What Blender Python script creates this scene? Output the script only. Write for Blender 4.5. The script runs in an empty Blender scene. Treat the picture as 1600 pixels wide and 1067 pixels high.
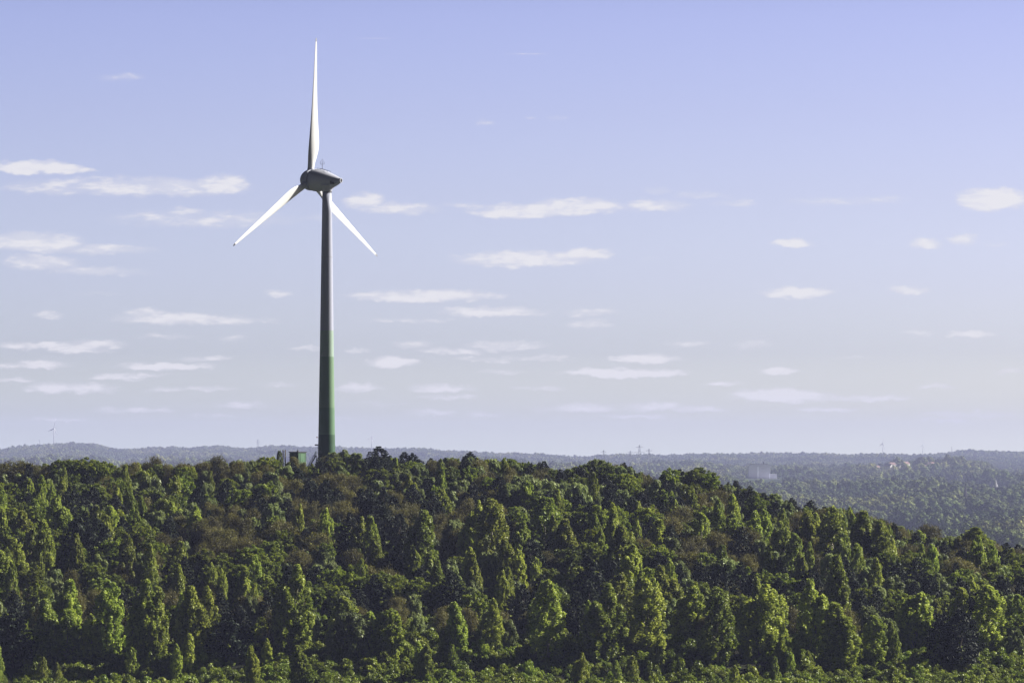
import bpy, math, random
import numpy as np
from mathutils import Vector, Matrix

R = math.radians
sc = bpy.context.scene
col = sc.collection
random.seed(7)
rng = np.random.default_rng(7)

# ------------------------------------------------------------------ camera
CAMZ = 82.0
F = 6000.0                       # focal length in pixels of the 1600 px wide photograph
PITCH = math.atan(181.5 / F)
cam = bpy.data.objects.new("camera", bpy.data.cameras.new("camera"))
col.objects.link(cam)
sc.camera = cam
cam.data.sensor_width = 36
cam.data.lens = 36 * F / 1600
cam.data.clip_start = 1
cam.data.clip_end = 80000
cam.location = (0, 0, CAMZ)
cam.rotation_euler = (math.pi / 2 + PITCH, 0, 0)

# ------------------------------------------------------------------ sky
SUN_EL, SUN_ROT = R(33), R(72)
world = bpy.data.worlds.new("World")
sc.world = world
world.use_nodes = True
nt = world.node_tree
N, L = nt.nodes, nt.links
bg = N['Background']


def node(t, **kw):
    n = N.new(t)
    for k, v in kw.items():
        setattr(n, k, v)
    return n


def mth(op, a, b=None, c=None, clamp=False):
    n = node('ShaderNodeMath', operation=op, use_clamp=clamp)
    for i, v in enumerate((a, b, c)):
        if v is None:
            continue
        if isinstance(v, (int, float)):
            n.inputs[i].default_value = v
        else:
            L.new(v, n.inputs[i])
    return n.outputs[0]


def vm(op, a, b=None, c=None):
    n = node('ShaderNodeVectorMath', operation=op)
    for i, v in enumerate((a, b, c)):
        if v is None:
            continue
        if isinstance(v, tuple):
            n.inputs[i].default_value = v
        else:
            L.new(v, n.inputs[i])
    return n.outputs['Value'] if op in ('LENGTH', 'DOT_PRODUCT') else n.outputs['Vector']


sky = node('ShaderNodeTexSky', sky_type='NISHITA', sun_disc=False, sun_elevation=SUN_EL, sun_rotation=SUN_ROT,
           air_density=1.2, dust_density=2, ozone_density=2)
tc = node('ShaderNodeTexCoord')
sep = node('ShaderNodeSeparateXYZ')
L.new(tc.outputs['Generated'], sep.inputs[0])
el = mth('ARCSINE', sep.outputs['Z'])
az = mth('ARCTAN2', sep.outputs['X'], sep.outputs['Y'])
# colour of the air by elevation (sine), multiplies the physical sky
ramp = node('ShaderNodeValToRGB')
L.new(mth('MULTIPLY', sep.outputs['Z'], 1.0, clamp=True), ramp.inputs[0])
cr = ramp.color_ramp
K = 5.0
SKYK = [(0.000, (4.55, 5.4, 6.3)), (0.010, (2.85, 3.32, 4.2)), (0.028, (1.82, 2.09, 3.22)), (0.045, (1.58, 1.72, 2.82)),
        (0.068, (1.38, 1.40, 2.27)), (0.090, (1.24, 1.20, 1.98)), (0.115, (1.12, 1.05, 1.78)), (0.15, (0.70, 0.66, 1.05)),
        (0.24, (0.16, 0.17, 0.28)), (1.0, (0.09, 0.10, 0.18))]
while len(cr.elements) < len(SKYK):
    cr.elements.new(0.5)
for e, (p, c) in zip(cr.elements, SKYK):
    e.position = p
    e.color = (c[0] / K / 2, c[1] / K / 2, c[2] / K / 2, 1)
air = vm('MULTIPLY', sky.outputs[0], ramp.outputs[0])
air = vm('MULTIPLY', air, (K * 1.76, K * 1.75, K * 1.73))
# unseen sky behind and left dimmed on purpose, to keep shaded turbine faces dark
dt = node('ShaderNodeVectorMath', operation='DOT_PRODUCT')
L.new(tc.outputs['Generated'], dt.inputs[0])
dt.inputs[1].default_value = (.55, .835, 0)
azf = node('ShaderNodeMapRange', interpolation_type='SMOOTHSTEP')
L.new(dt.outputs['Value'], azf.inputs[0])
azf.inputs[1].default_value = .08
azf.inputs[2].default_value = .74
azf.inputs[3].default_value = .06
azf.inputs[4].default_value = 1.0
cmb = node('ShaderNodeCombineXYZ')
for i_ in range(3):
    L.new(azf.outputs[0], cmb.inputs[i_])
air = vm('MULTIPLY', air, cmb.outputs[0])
# clouds: small flat-based heaps at measured bearings and elevations (bearing = px/F)
CL = """55 264 78 11 1.05|115 268 40 6 .6|190 292 205 17 .62|350 286 42 15 .9|310 342 170 16 .45|290 330 34 7 .55|60 380 78 17 .8|170 391 82 10 .5|60 411 72 13 .62
150 425 90 9 .45|435 460 24 8 .6|80 492 24 9 .5|290 498 118 11 .8|230 490 38 9 .65|150 537 50 11 .7|90 541 95 9 .55|260 525 62 6 .35|362 529 22 7 .4
260 571 78 8 .65|50 571 62 9 .5|110 606 76 12 .6|260 608 42 6 .35|370 632 52 7 .42|175 640 38 7 .3|570 312 38 14 .9|622 325 72 10 .6|187 123 44 6 .3
20 595 40 6 .45|180 590 50 6 .4|120 548 60 6 .45|330 607 50 5 .35|400 500 50 5 .35|240 345 60 8 .45|270 300 70 8 .5|720 320 40 6 .4|600 460 50 7 .6|700 548 50 6 .45|850 560 50 5 .35|840 606 50 5 .35|660 461 128 12 .9|765 486 98 11 .85|640 499 92 6 .35|650 538 32 8 .55|790 540 78 9 .62|615 565 46 11 .8|760 559 72 6 .32|560 605 42 8 .5|690 606 56 9 .5
670 646 52 7 .4|785 581 46 6 .35|900 637 72 9 .45|760 647 42 6 .3|830 328 112 13 .85|905 321 72 14 .9|1020 320 62 12 .7|1100 305 47 7 .42|1150 319 42 7 .42
1030 298 27 6 .35|1330 314 112 9 .33|1555 314 62 19 1.15|820 404 118 14 .85|915 396 37 11 .85|1235 380 37 9 .95|1450 382 31 10 .8|1510 375 20 9 .65
1550 384 26 4 .3|1245 457 60 11 1.05|1428 455 36 9 .8|925 486 52 9 .5|920 505 42 10 .55|1065 536 37 9 .5|1175 538 38 8 .55|1430 523 34 5 .45|1510 524 47 6 .8
1010 559 52 9 .7|975 581 103 9 .85|1218 581 32 7 .6|1470 604 40 5 .4|1220 618 88 13 .72|1350 621 85 7 .5|1020 634 58 10 .5|1090 640 42 6 .42|1520 647 84 7 .42
760 188 23 5 .3|829 184 9 4 .35|868 185 17 5 .3|580 59 40 1.6 .3|825 83 42 1.6 .35|1480 655 60 4 .3|500 340 40 7 .3|1010 405 26 4 .25|600 630 50 4 .25|330 560 42 5 .4|480 545 42 5 .32|215 585 62 5 .4|440 600 36 5 .35|15 572 30 6 .5|230 640 60 5 .35|700 620 50 6 .4|520 655 44 4 .3|1290 640 60 5 .4|1130 600 40 5 .4|560 545 24 5 .4|1330 560 36 4 .3|980 650 70 5 .35|90 655 60 4 .3|1580 580 30 5 .35|150 460 40 5 .3|330 650 50 4 .3"""
noiA = node('ShaderNodeTexNoise')
noiB = node('ShaderNodeTexNoise')
uv = node('ShaderNodeCombineXYZ')
L.new(mth('MULTIPLY', az, F), uv.inputs[0])
L.new(mth('MULTIPLY', el, F), uv.inputs[1])
P = uv.outputs[0]
L.new(vm('MULTIPLY', P, (1 / 44, 1 / 12, 1.0)), noiA.inputs['Vector'])
noiA.inputs['Scale'].default_value = 1.0
noiA.inputs['Detail'].default_value = 9
noiA.inputs['Roughness'].default_value = .6
L.new(vm('MULTIPLY', P, (1 / 120, 1 / 50, 1.0)), noiB.inputs['Vector'])
noiB.inputs['Scale'].default_value = 1.0
noiB.inputs['Detail'].default_value = 4
warp = vm('MULTIPLY', vm('SUBTRACT', noiB.outputs['Color'], (.5, .5, .5)), (60, 9, 0))
noiC = node('ShaderNodeTexNoise')
L.new(vm('MULTIPLY', P, (1 / 22, 1 / 14, 1.0)), noiC.inputs['Vector'])
noiC.inputs['Scale'].default_value = 1.0
noiC.inputs['Detail'].default_value = 4
PW = vm('ADD', vm('ADD', P, warp), vm('MULTIPLY', vm('SUBTRACT', noiC.outputs['Color'], (.5, .5, .5)), (20, 17, 0)))
acc = None
for row in CL.replace("\n", "|").split("|"):
    cx, cy, hw, hh, s = map(float, row.split())
    if cy > 540:
        s *= 1.5
    hw *= 1.12
    if hh > 4:
        hh *= 1.3 if cy < 430 else 1.15
    caz = math.atan((cx - 800) / F) * F
    cel = math.atan((715 - cy) / F) * F - hh * .15
    n1 = vm('MULTIPLY_ADD', PW if hh > 3 else P, (1 / hw, 1 / hh, 0), (-caz / hw, -cel / hh, 0))
    n2 = vm('MAXIMUM', n1, vm('MULTIPLY', n1, (-1, -1.35 if hh > 3 else -1, 0)))
    v = mth('MULTIPLY_ADD', vm('DOT_PRODUCT', n2, n2), -s, s)
    acc = v if acc is None else mth('MAXIMUM', acc, v)
acc = mth('MAXIMUM', acc, 0.0)
amt = mth('MULTIPLY', mth('MINIMUM', mth('MULTIPLY', acc, 3.0), 1.0), 2.0)
dens = mth('ADD', acc, mth('MULTIPLY', mth('SUBTRACT', noiA.outputs['Fac'], .53), amt))
mr = node('ShaderNodeMapRange', interpolation_type='SMOOTHSTEP')
L.new(dens, mr.inputs[0])
mr.inputs[1].default_value = .02
mr.inputs[2].default_value = .82
mr.inputs[4].default_value = .86
mixc = node('ShaderNodeMix', data_type='RGBA')
veil = node('ShaderNodeMapRange', interpolation_type='SMOOTHSTEP')
L.new(mth('MULTIPLY', acc, mth('MULTIPLY', noiB.outputs['Fac'], 2.0)), veil.inputs[0])
veil.inputs[1].default_value = .03
veil.inputs[2].default_value = .75
veil.inputs[4].default_value = .5
L.new(mth('MAXIMUM', mr.outputs[0], veil.outputs[0]), mixc.inputs[0])
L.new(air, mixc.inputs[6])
cshade = node('ShaderNodeMix', data_type='RGBA')
L.new(mr.outputs[0], cshade.inputs[0])
cshade.inputs[6].default_value = (6.3, 6.2, 6.6, 1)
cshade.inputs[7].default_value = (7.3, 7.15, 7.2, 1)
L.new(cshade.outputs[2], mixc.inputs[7])
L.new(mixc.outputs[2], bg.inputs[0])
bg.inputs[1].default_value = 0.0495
world.cycles.sampling_method = 'MANUAL'
world.cycles.sample_map_resolution = 512

# ------------------------------------------------------------------ sun, exposure
sun = bpy.data.objects.new("sun", bpy.data.lights.new("sun", 'SUN'))
col.objects.link(sun)
sun.data.energy = 5.0
sun.data.angle = R(.5)
sun.data.color = (1.0, .95, .84)
SUND = Vector((math.sin(SUN_ROT) * math.cos(SUN_EL), math.cos(SUN_ROT) * math.cos(SUN_EL), math.sin(SUN_EL)))
sun.rotation_euler = SUND.to_track_quat('Z', 'Y').to_euler()
sun.location = (300, 500, 500)
vs = sc.view_settings
vs.view_transform = 'Standard'
vs.look = 'None'
vs.exposure = 1.3
vs.gamma = 1
sc.cycles.max_bounces = 6
sc.cycles.transparent_max_bounces = 8
sc.cycles.volume_bounces = 0


# ------------------------------------------------------------------ helpers
def at(x, y, Y):
    """the point seen at photograph pixel x, y at the distance Y in front of the camera"""
    u, v = (x - 800) / F, (533.5 - y) / F
    d = Vector((u, math.cos(PITCH) - v * math.sin(PITCH), math.sin(PITCH) + v * math.cos(PITCH)))
    return Vector((0, 0, CAMZ)) + d * (Y / d.y)


def tag(o, label=None, cat=None, group=None, kind=None):
    for k, v in (('label', label), ('category', cat), ('group', group), ('kind', kind)):
        if v:
            o[k] = v
    return o


def empty(name, loc, rz=0.0):
    o = bpy.data.objects.new(name, None)
    o.empty_display_size = 1
    col.objects.link(o)
    o.location = loc
    o.rotation_euler = (0, 0, rz)
    return o


def copy_tree(o, parent=None):
    c = o.copy()
    col.objects.link(c)
    c.parent = parent
    for ch in o.children:
        copy_tree(ch, c)
    return c


class MB:
    """collects shapes, links them as one mesh object"""

    def __init__(s):
        s.v, s.f, s.m, s.sm = [], [], [], []

    def add(s, v, f, m=0, smooth=False):
        k = len(s.v)
        s.v += [tuple(p) for p in v]
        s.f += [tuple(i + k for i in q) for q in f]
        s.m += [m] * len(f)
        s.sm += [smooth] * len(f)

    def box(s, c, d, rz=0, m=0, M=None):
        x, y, z = d[0] / 2, d[1] / 2, d[2] / 2
        v = [Vector(p) for p in ((-x, -y, -z), (x, -y, -z), (x, y, -z), (-x, y, -z), (-x, -y, z), (x, -y, z), (x, y, z), (-x, y, z))]
        T = M if M else Matrix.Translation(Vector(c)) @ Matrix.Rotation(rz, 4, 'Z')
        s.add([T @ p for p in v], [(0, 3, 2, 1), (4, 5, 6, 7), (0, 1, 5, 4), (1, 2, 6, 5), (2, 3, 7, 6), (3, 0, 4, 7)], m)

    def bar(s, a, b, r, n=6, r2=None, m=0, smooth=True):
        a, b = Vector(a), Vector(b)
        r2 = r if r2 is None else r2
        q = (b - a).to_track_quat('Z', 'Y')
        v = []
        for p, rr in ((a, r), (b, r2)):
            for i in range(n):
                t = 2 * math.pi * i / n
                v.append(p + q @ Vector((rr * math.cos(t), rr * math.sin(t), 0)))
        f = [(i, (i + 1) % n, n + (i + 1) % n, n + i) for i in range(n)]
        s.add(v, f, m, smooth)
        s.add(v[:n], [tuple(range(n))[::-1]], m)
        s.add(v[n:], [tuple(range(n))], m)

    def lathe(s, prof, n=32, T=None, mats=None, caps=True, smooth=True):
        v = []
        for z, r in prof:
            for i in range(n):
                t = 2 * math.pi * i / n
                p = Vector((r * math.cos(t), r * math.sin(t), z))
                v.append(T @ p if T else p)
        for k in range(len(prof) - 1):
            f = [(k * n + i, k * n + (i + 1) % n, (k + 1) * n + (i + 1) % n, (k + 1) * n + i) for i in range(n)]
            kk = len(s.v) if k == 0 else kk
            if k == 0:
                s.v += [tuple(p) for p in v]
            s.f += [tuple(i + kk for i in q) for q in f]
            s.m += [mats[k] if mats else 0] * n
            s.sm += [smooth] * n
        if caps:
            s.f.append(tuple(kk + i for i in range(n))[::-1])
            s.f.append(tuple(kk + (len(prof) - 1) * n + i for i in range(n)))
            s.m += [mats[0] if mats else 0, mats[-1] if mats else 0]
            s.sm += [False, False]

    def build(s, name, mats, parent=None, loc=None):
        me = bpy.data.meshes.new(name)
        me.from_pydata(s.v, [], s.f)
        me.polygons.foreach_set('material_index', s.m)
        me.polygons.foreach_set('use_smooth', s.sm)
        for m in (mats if isinstance(mats, list) else [mats]):
            me.materials.append(m)
        me.update()
        o = bpy.data.objects.new(name, me)
        col.objects.link(o)
        o.parent = parent
        if loc is not None:
            o.location = loc
        return o


# ------------------------------------------------------------------ materials
def mat(name, c, rough=.6, var=.0, scale=1.0, metal=0.0, spec=.4, streak=None):
    m = bpy.data.materials.new(name)
    m.use_nodes = True
    t = m.node_tree
    b = t.nodes['Principled BSDF']
    b.inputs['Roughness'].default_value = rough
    b.inputs['Metallic'].default_value = metal
    b.inputs['Specular IOR Level'].default_value = spec
    b.inputs['Base Color'].default_value = (*c, 1)
    if var:
        tcn = t.nodes.new('ShaderNodeTexCoord')
        n = t.nodes.new('ShaderNodeTexNoise')
        n.inputs['Scale'].default_value = scale
        n.inputs['Detail'].default_value = 5
        if streak:
            mp = t.nodes.new('ShaderNodeMapping')
            mp.inputs['Scale'].default_value = streak
            t.links.new(tcn.outputs['Object'], mp.inputs[0])
            t.links.new(mp.outputs[0], n.inputs['Vector'])
        else:
            t.links.new(tcn.outputs['Object'], n.inputs['Vector'])
        r = t.nodes.new('ShaderNodeValToRGB')
        r.color_ramp.elements[0].position = .3
        r.color_ramp.elements[1].position = .7
        r.color_ramp.elements[0].color = tuple(max(0, x * (1 - var)) for x in c) + (1,)
        r.color_ramp.elements[1].color = tuple(min(1, x * (1 + var)) for x in c) + (1,)
        t.links.new(n.outputs['Fac'], r.inputs[0])
        t.links.new(r.outputs[0], b.inputs['Base Color'])
    return m


def leaf_mat(name, c1, c2, trans=.35, rough=.5, hv=.1, spec=.3, vv=.35):
    """leaf faces: colour runs from c1 to c2 by the per-leaf attribute, each tree shifts a little"""
    m = bpy.data.materials.new(name)
    m.use_nodes = True
    t = m.node_tree
    nn, ll = t.nodes, t.links
    b = nn['Principled BSDF']
    out = nn['Material Output']
    b.inputs['Roughness'].default_value = rough
    b.inputs['Specular IOR Level'].default_value = spec
    at_ = nn.new('ShaderNodeAttribute')
    at_.attribute_name = 'tone'
    mx = nn.new('ShaderNodeMix')
    mx.data_type = 'RGBA'
    mx.inputs[6].default_value = (*c1, 1)
    mx.inputs[7].default_value = (*c2, 1)
    ll.new(at_.outputs['Fac'], mx.inputs[0])
    oi = nn.new('ShaderNodeObjectInfo')
    hs = nn.new('ShaderNodeHueSaturation')
    mr_ = nn.new('ShaderNodeMapRange')
    mr_.inputs[3].default_value = .5 - hv * .12
    mr_.inputs[4].default_value = .5 + hv * .25
    ll.new(oi.outputs['Random'], mr_.inputs[0])
    ll.new(mr_.outputs[0], hs.inputs['Hue'])
    m2 = nn.new('ShaderNodeMath')
    m2.operation = 'MULTIPLY'
    m2.inputs[1].default_value = 7.31
    m3 = nn.new('ShaderNodeMath')
    m3.operation = 'FRACT'
    ll.new(oi.outputs['Random'], m2.inputs[0])
    ll.new(m2.outputs[0], m3.inputs[0])
    mr2 = nn.new('ShaderNodeMapRange')
    mr2.inputs[3].default_value = 1 - vv
    mr2.inputs[4].default_value = 1 + vv
    ll.new(m3.outputs[0], mr2.inputs[0])
    ll.new(mr2.outputs[0], hs.inputs['Value'])
    ll.new(mx.outputs[2], hs.inputs['Color'])
    ll.new(hs.outputs[0], b.inputs['Base Color'])
    tr = nn.new('ShaderNodeBsdfTranslucent')
    ll.new(hs.outputs[0], tr.inputs[0])
    ms = nn.new('ShaderNodeMixShader')
    ms.inputs[0].default_value = trans
    ll.new(b.outputs[0], ms.inputs[1])
    ll.new(tr.outputs[0], ms.inputs[2])
    ll.new(ms.outputs[0], out.inputs[0])
    return m


M_WHITE = mat('shade_toned_white_paint', (.45, .47, .56), .42, .04, .15, streak=(1, 1, .12))  # nacelle white with some bluish shade put into the colour
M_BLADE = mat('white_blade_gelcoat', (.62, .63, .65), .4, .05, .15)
M_TOWER = mat('shade_toned_tower_paint', (.30, .32, .41), .5, .09, .2, streak=(1, 1, .1))  # tower colour darker and bluer than the blades, shade painted in
M_GRN = [mat('pale_green_paint', (.24, .33, .27), .45, .04, .2), mat('light_green_paint', (.12, .21, .12), .45, .05, .2),
         mat('mid_green_paint', (.075, .16, .085), .45, .05, .2), mat('dark_green_paint', (.022, .075, .032), .45, .06, .2)]
M_DARK = mat('dark_steel', (.03, .03, .033), .5, .2, 2)
M_STEEL = mat('galvanised_steel', (.22, .23, .25), .5, .15, 2)
M_BLACK = mat('black_opening', (.008, .008, .009), .7, .3, 2)
M_RED = mat('red_lamp_glass', (.3, .02, .02), .3, .1, 2)
M_CABIN = mat('green_sheet_metal', (.035, .09, .042), .55, .12, 1.2)
M_WOOD = mat('weathered_post_wood', (.12, .10, .075), .8, .3, 3)
M_BARK = mat('bark', (.07, .055, .042), .9, .35, 2.5)
M_BIRCH = mat('pale_bark', (.25, .23, .19), .85, .35, 2.5)

def patches(m):
    """stands of lighter and darker species over the plain"""
    t_ = m.node_tree
    hs = next(n_ for n_ in t_.nodes if n_.type == 'HUE_SAT')
    g_ = t_.nodes.new('ShaderNodeNewGeometry')
    mp_ = t_.nodes.new('ShaderNodeMapping')
    mp_.inputs['Scale'].default_value = (1 / 120, 1 / 650, 0)
    nz = t_.nodes.new('ShaderNodeTexNoise')
    nz.inputs['Scale'].default_value = 1
    nz.inputs['Detail'].default_value = 3
    t_.links.new(g_.outputs['Position'], mp_.inputs[0])
    t_.links.new(mp_.outputs[0], nz.inputs['Vector'])
    rp = t_.nodes.new('ShaderNodeValToRGB')
    els = rp.color_ramp.elements
    els[0].position, els[0].color = .36, (.50, .58, .58, 1)
    els[1].position, els[1].color = .66, (1.5, 1.35, 1.1, 1)
    e_ = els.new(.5)
    e_.color = (.85, .9, .85, 1)
    t_.links.new(nz.outputs['Fac'], rp.inputs[0])
    mu = t_.nodes.new('ShaderNodeMix')
    mu.data_type = 'RGBA'
    mu.blend_type = 'MULTIPLY'
    mu.inputs[0].default_value = 1
    t_.links.new(hs.outputs[0], mu.inputs[6])
    t_.links.new(rp.outputs[0], mu.inputs[7])
    for l_ in list(hs.outputs[0].links):
        if l_.to_node != mu:
            t_.links.new(mu.outputs[2], l_.to_socket)
    return m


LEAF = {
    'poplar': leaf_mat('poplar_leaves', (.125, .165, .020), (.42, .47, .085), .40, .5, .06, .3),
    'broadleaf': leaf_mat('broadleaf_leaves', (.080, .115, .010), (.25, .29, .034), .38, .55, .05, .25),
    'willow': leaf_mat('willow_leaves', (.13, .165, .055), (.28, .33, .12), .36, .5, .04),
    'pine': leaf_mat('pine_needles', (.010, .018, .009), (.024, .036, .014), .10, .6, .04, .25),
    'brown': leaf_mat('budding_leaves', (.085, .078, .020), (.17, .16, .032), .33, .6, .03),
    'bush': leaf_mat('bush_leaves', (.12, .16, .014), (.30, .35, .045), .30, .5, .07),
    'far': patches(leaf_mat('far_wood_leaves', (.10, .12, .050), (.18, .21, .085), .05, .9, .06, .0, .5)),
}


# ------------------------------------------------------------------ terrain
def sstep(a, b, x):
    t = np.clip((x - a) / (b - a), 0, 1)
    return t * t * (3 - 2 * t)


def vnoise(x, y, seed=0):
    """smooth value noise, numpy"""
    xi, yi = np.floor(x).astype(np.int64), np.floor(y).astype(np.int64)
    fx, fy = x - xi, y - yi
    fx, fy = fx * fx * (3 - 2 * fx), fy * fy * (3 - 2 * fy)

    def h(a, b):
        n = (a * 374761393 + b * 668265263 + seed * 982451653) & 0x7fffffff
        n = ((n ^ (n >> 13)) * 1274126177) & 0x7fffffff
        return ((n ^ (n >> 16)) & 0xffff) / 65535.0
    return (h(xi, yi) * (1 - fx) + h(xi + 1, yi) * fx) * (1 - fy) + (h(xi, yi + 1) * (1 - fx) + h(xi + 1, yi + 1) * fx) * fy - .5


CREST = np.array([(-400, 770), (0, 757), (90, 752), (200, 755), (400, 744), (430, 732), (480, 728), (540, 727), (600, 733), (740, 742), (850, 752),
                  (940, 756), (1000, 768), (1090, 772), (1150, 790), (1250, 820), (1350, 842), (1450, 864), (1540, 880), (1620, 893), (1900, 960), (2400, 1060)], float)
SKYL = np.array([(-400, 730), (0, 722), (60, 723), (90, 717), (130, 717), (180, 724), (230, 720), (260, 724), (330, 719), (390, 718), (415, 713), (440, 721),
                 (478, 723), (495, 715), (530, 705), (555, 708), (575, 712), (600, 712), (650, 716), (700, 713), (740, 712), (800, 715), (830, 720),
                 (870, 730), (900, 730), (930, 719), (960, 722), (980, 727), (1010, 737), (1028, 748), (1050, 735), (1085, 733), (1110, 744), (1120, 753),
                 (1150, 758), (1200, 771), (1240, 785), (1270, 791), (1330, 790), (1370, 803), (1410, 822), (1440, 831), (1480, 838), (1500, 830),
                 (1540, 832), (1550, 848), (1600, 855), (1900, 900), (2400, 1000)], float)
FARR = np.array([(-1500, 700), (0, 699), (30, 696), (60, 694), (110, 692), (150, 694), (180, 699), (250, 698), (300, 700), (360, 697), (400, 695), (450, 695),
                 (520, 698), (600, 699), (700, 702), (760, 706), (850, 710), (900, 712), (940, 712), (1000, 711), (1040, 711), (1100, 709), (1160, 708),
                 (1250, 708), (1400, 708), (1480, 706), (1520, 704), (1560, 706), (1600, 708), (3000, 706)], float)
MIDR = np.array([(-1500, 722), (0, 722), (400, 723), (800, 726), (900, 729), (1000, 731), (1100, 733), (1230, 731), (1300, 729), (1400, 730), (1480, 733),
                 (1600, 734), (3000, 732)], float)
PLAIN = np.array([(0, 0), (3500, 0), (4200, 4), (5000, 10), (6000, 18), (7000, 26), (8000, 33), (8800, 40)], float)


BUMPS = [(1400, 8300, 11, 130), (1462, 8350, 9, 120), (1508, 5060, 1, 60), (1555, 5950, 6, 70), (1416, 5600, 6, 60)]


def ground(X, Y):
    X, Y = np.asarray(X, float), np.asarray(Y, float)
    Yc = np.maximum(Y, 300)
    px = X / Yc * F + 800
    # the spoil heap in front
    hx = X / 965 * F + 800
    crest = CAMZ - (np.interp(hx, CREST[:, 0], CREST[:, 1]) - 715) / F * 965
    foot = 36.5 + vnoise(X / 40, Y / 40, 3) * 2
    near = 80 - 43.5 * sstep(-60, 420, Y)
    up = np.clip((Y - 752) / (965 - 752), 0, 1)
    up = up + .035 * np.sin(up * 2 * math.pi * 2.2) * (up > 0) * (up < 1)
    heap = foot + (crest - foot) * np.where(up < .9, up, .9 + .1 * sstep(.8, 1.1, up))
    heap = heap + vnoise(X / 28, Y / 28, 5) * 2.2 * sstep(.0, .2, up) * (1 - sstep(.8, 1, up))
    z1 = np.where(Y < 752, np.where(Y < 420, near, foot), heap)
    # the plain and its ridges
    p = np.interp(Y, PLAIN[:, 0], PLAIN[:, 1]) + vnoise(X / 420, Y / 800, 11) * 15 * sstep(2500, 4500, Y)
    mid = CAMZ - (np.interp(px, MIDR[:, 0], MIDR[:, 1]) - 715) / F * 9500 - 15
    p = p + (mid - p) * sstep(8700, 9500, Y)
    base2 = 46.0
    p = np.where(Y > 9500, mid + (base2 - mid) * sstep(9500, 10400, Y), p)
    far = CAMZ - (np.interp(px, FARR[:, 0], FARR[:, 1]) - 715) / F * 14000 - 20
    p = np.where(Y > 10400, base2 + (far - base2) * sstep(10400, 14000, Y) + vnoise(X / 420, Y / 500, 17) * 14 * sstep(10600, 11600, Y) * (1 - sstep(13000, 13900, Y)), p)
    p = np.where(Y > 14000, far - 60 * sstep(14000, 16500, Y), p)
    w = sstep(1080, 1900, Y)
    for bx, by, bh, br in BUMPS:
        cx_ = (bx - 800) / F * by
        p = p + bh * np.exp(-((X - cx_) / br) ** 2 - ((Y - by) / br / 1.3) ** 2)
    return z1 * (1 - w) + p * w


def gz(x, y):
    return float(ground(np.array([x]), np.array([y]))[0])


rows = np.concatenate([np.arange(-400, 700, 50), np.arange(700, 1120, 4), np.arange(1120, 2000, 40), np.arange(2000, 9000, 90),
                       np.arange(9000, 16600, 110), [17500, 19000, 20000]])
TC = np.linspace(-1, 1, 181)
TC = np.sign(TC) * np.abs(TC) ** 1.6
gx, gy = np.meshgrid(TC, rows)
gx = gx * (520 + .36 * np.maximum(gy, 0))
gzv = ground(gx, gy)
nr, nc = gx.shape
verts = np.stack([gx.ravel(), gy.ravel(), gzv.ravel()], 1)
idx = np.arange(nr * nc).reshape(nr, nc)
faces = np.stack([idx[:-1, :-1].ravel(), idx[:-1, 1:].ravel(), idx[1:, 1:].ravel(), idx[1:, :-1].ravel()], 1)


def np_mesh(name, v, f, mats, smooth=False, tone=None, fm=None):
    me = bpy.data.meshes.new(name)
    k = f.shape[1]
    me.vertices.add(len(v))
    me.vertices.foreach_set('co', np.asarray(v, np.float32).ravel())
    me.loops.add(f.size)
    me.loops.foreach_set('vertex_index', f.astype(np.int32).ravel())
    me.polygons.add(len(f))
    me.polygons.foreach_set('loop_start', np.arange(0, f.size, k, dtype=np.int32))
    me.polygons.foreach_set('use_smooth', np.full(len(f), smooth))
    if tone is not None:
        a = me.attributes.new('tone', 'FLOAT', 'POINT')
        a.data.foreach_set('value', np.asarray(tone, np.float32))
    for m in (mats if isinstance(mats, list) else [mats]):
        me.materials.append(m)
    if fm is not None:
        me.polygons.foreach_set('material_index', fm.astype(np.int32))
    me.update(calc_edges=True)
    me.validate()
    return me


M_GROUND = bpy.data.materials.new('woodland_soil_and_fields')
M_GROUND.use_nodes = True
t = M_GROUND.node_tree
b = t.nodes['Principled BSDF']
b.inputs['Roughness'].default_value = .95
b.inputs['Specular IOR Level'].default_value = .1
geo = t.nodes.new('ShaderNodeNewGeometry')
n1 = t.nodes.new('ShaderNodeTexNoise')
n1.inputs['Scale'].default_value = .25
n1.inputs['Detail'].default_value = 6
t.links.new(geo.outputs['Position'], n1.inputs['Vector'])
r1 = t.nodes.new('ShaderNodeValToRGB')
for e, (p, c) in zip(r1.color_ramp.elements, ((.35, (.009, .009, .005, 1)), (.7, (.018, .022, .008, 1)))):
    e.position, e.color = p, c
t.links.new(n1.outputs['Fac'], r1.inputs[0])
mp = t.nodes.new('ShaderNodeMapping')
mp.inputs['Scale'].default_value = (.004, .0016, 0)
vo = t.nodes.new('ShaderNodeTexVoronoi')
vo.inputs['Scale'].default_value = 1
t.links.new(geo.outputs['Position'], mp.inputs[0])
t.links.new(mp.outputs[0], vo.inputs['Vector'])
r2 = t.nodes.new('ShaderNodeValToRGB')
r2.color_ramp.interpolation = 'CONSTANT'
for i, (p, c) in enumerate(((0, (.10, .14, .04, 1)), (.35, (.20, .22, .08, 1)), (.6, (.26, .24, .13, 1)), (.8, (.09, .11, .04, 1)))):
    e = r2.color_ramp.elements[i] if i < 2 else r2.color_ramp.elements.new(p)
    e.position, e.color = p, c
sp = t.nodes.new('ShaderNodeSeparateXYZ')
t.links.new(vo.outputs['Color'], sp.inputs[0])
t.links.new(sp.outputs[0], r2.inputs[0])
sy = t.nodes.new('ShaderNodeSeparateXYZ')
t.links.new(geo.outputs['Position'], sy.inputs[0])
mr_ = t.nodes.new('ShaderNodeMapRange')
mr_.inputs[1].default_value = 1300
mr_.inputs[2].default_value = 2200
t.links.new(sy.outputs['Y'], mr_.inputs[0])
mx = t.nodes.new('ShaderNodeMix')
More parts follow.
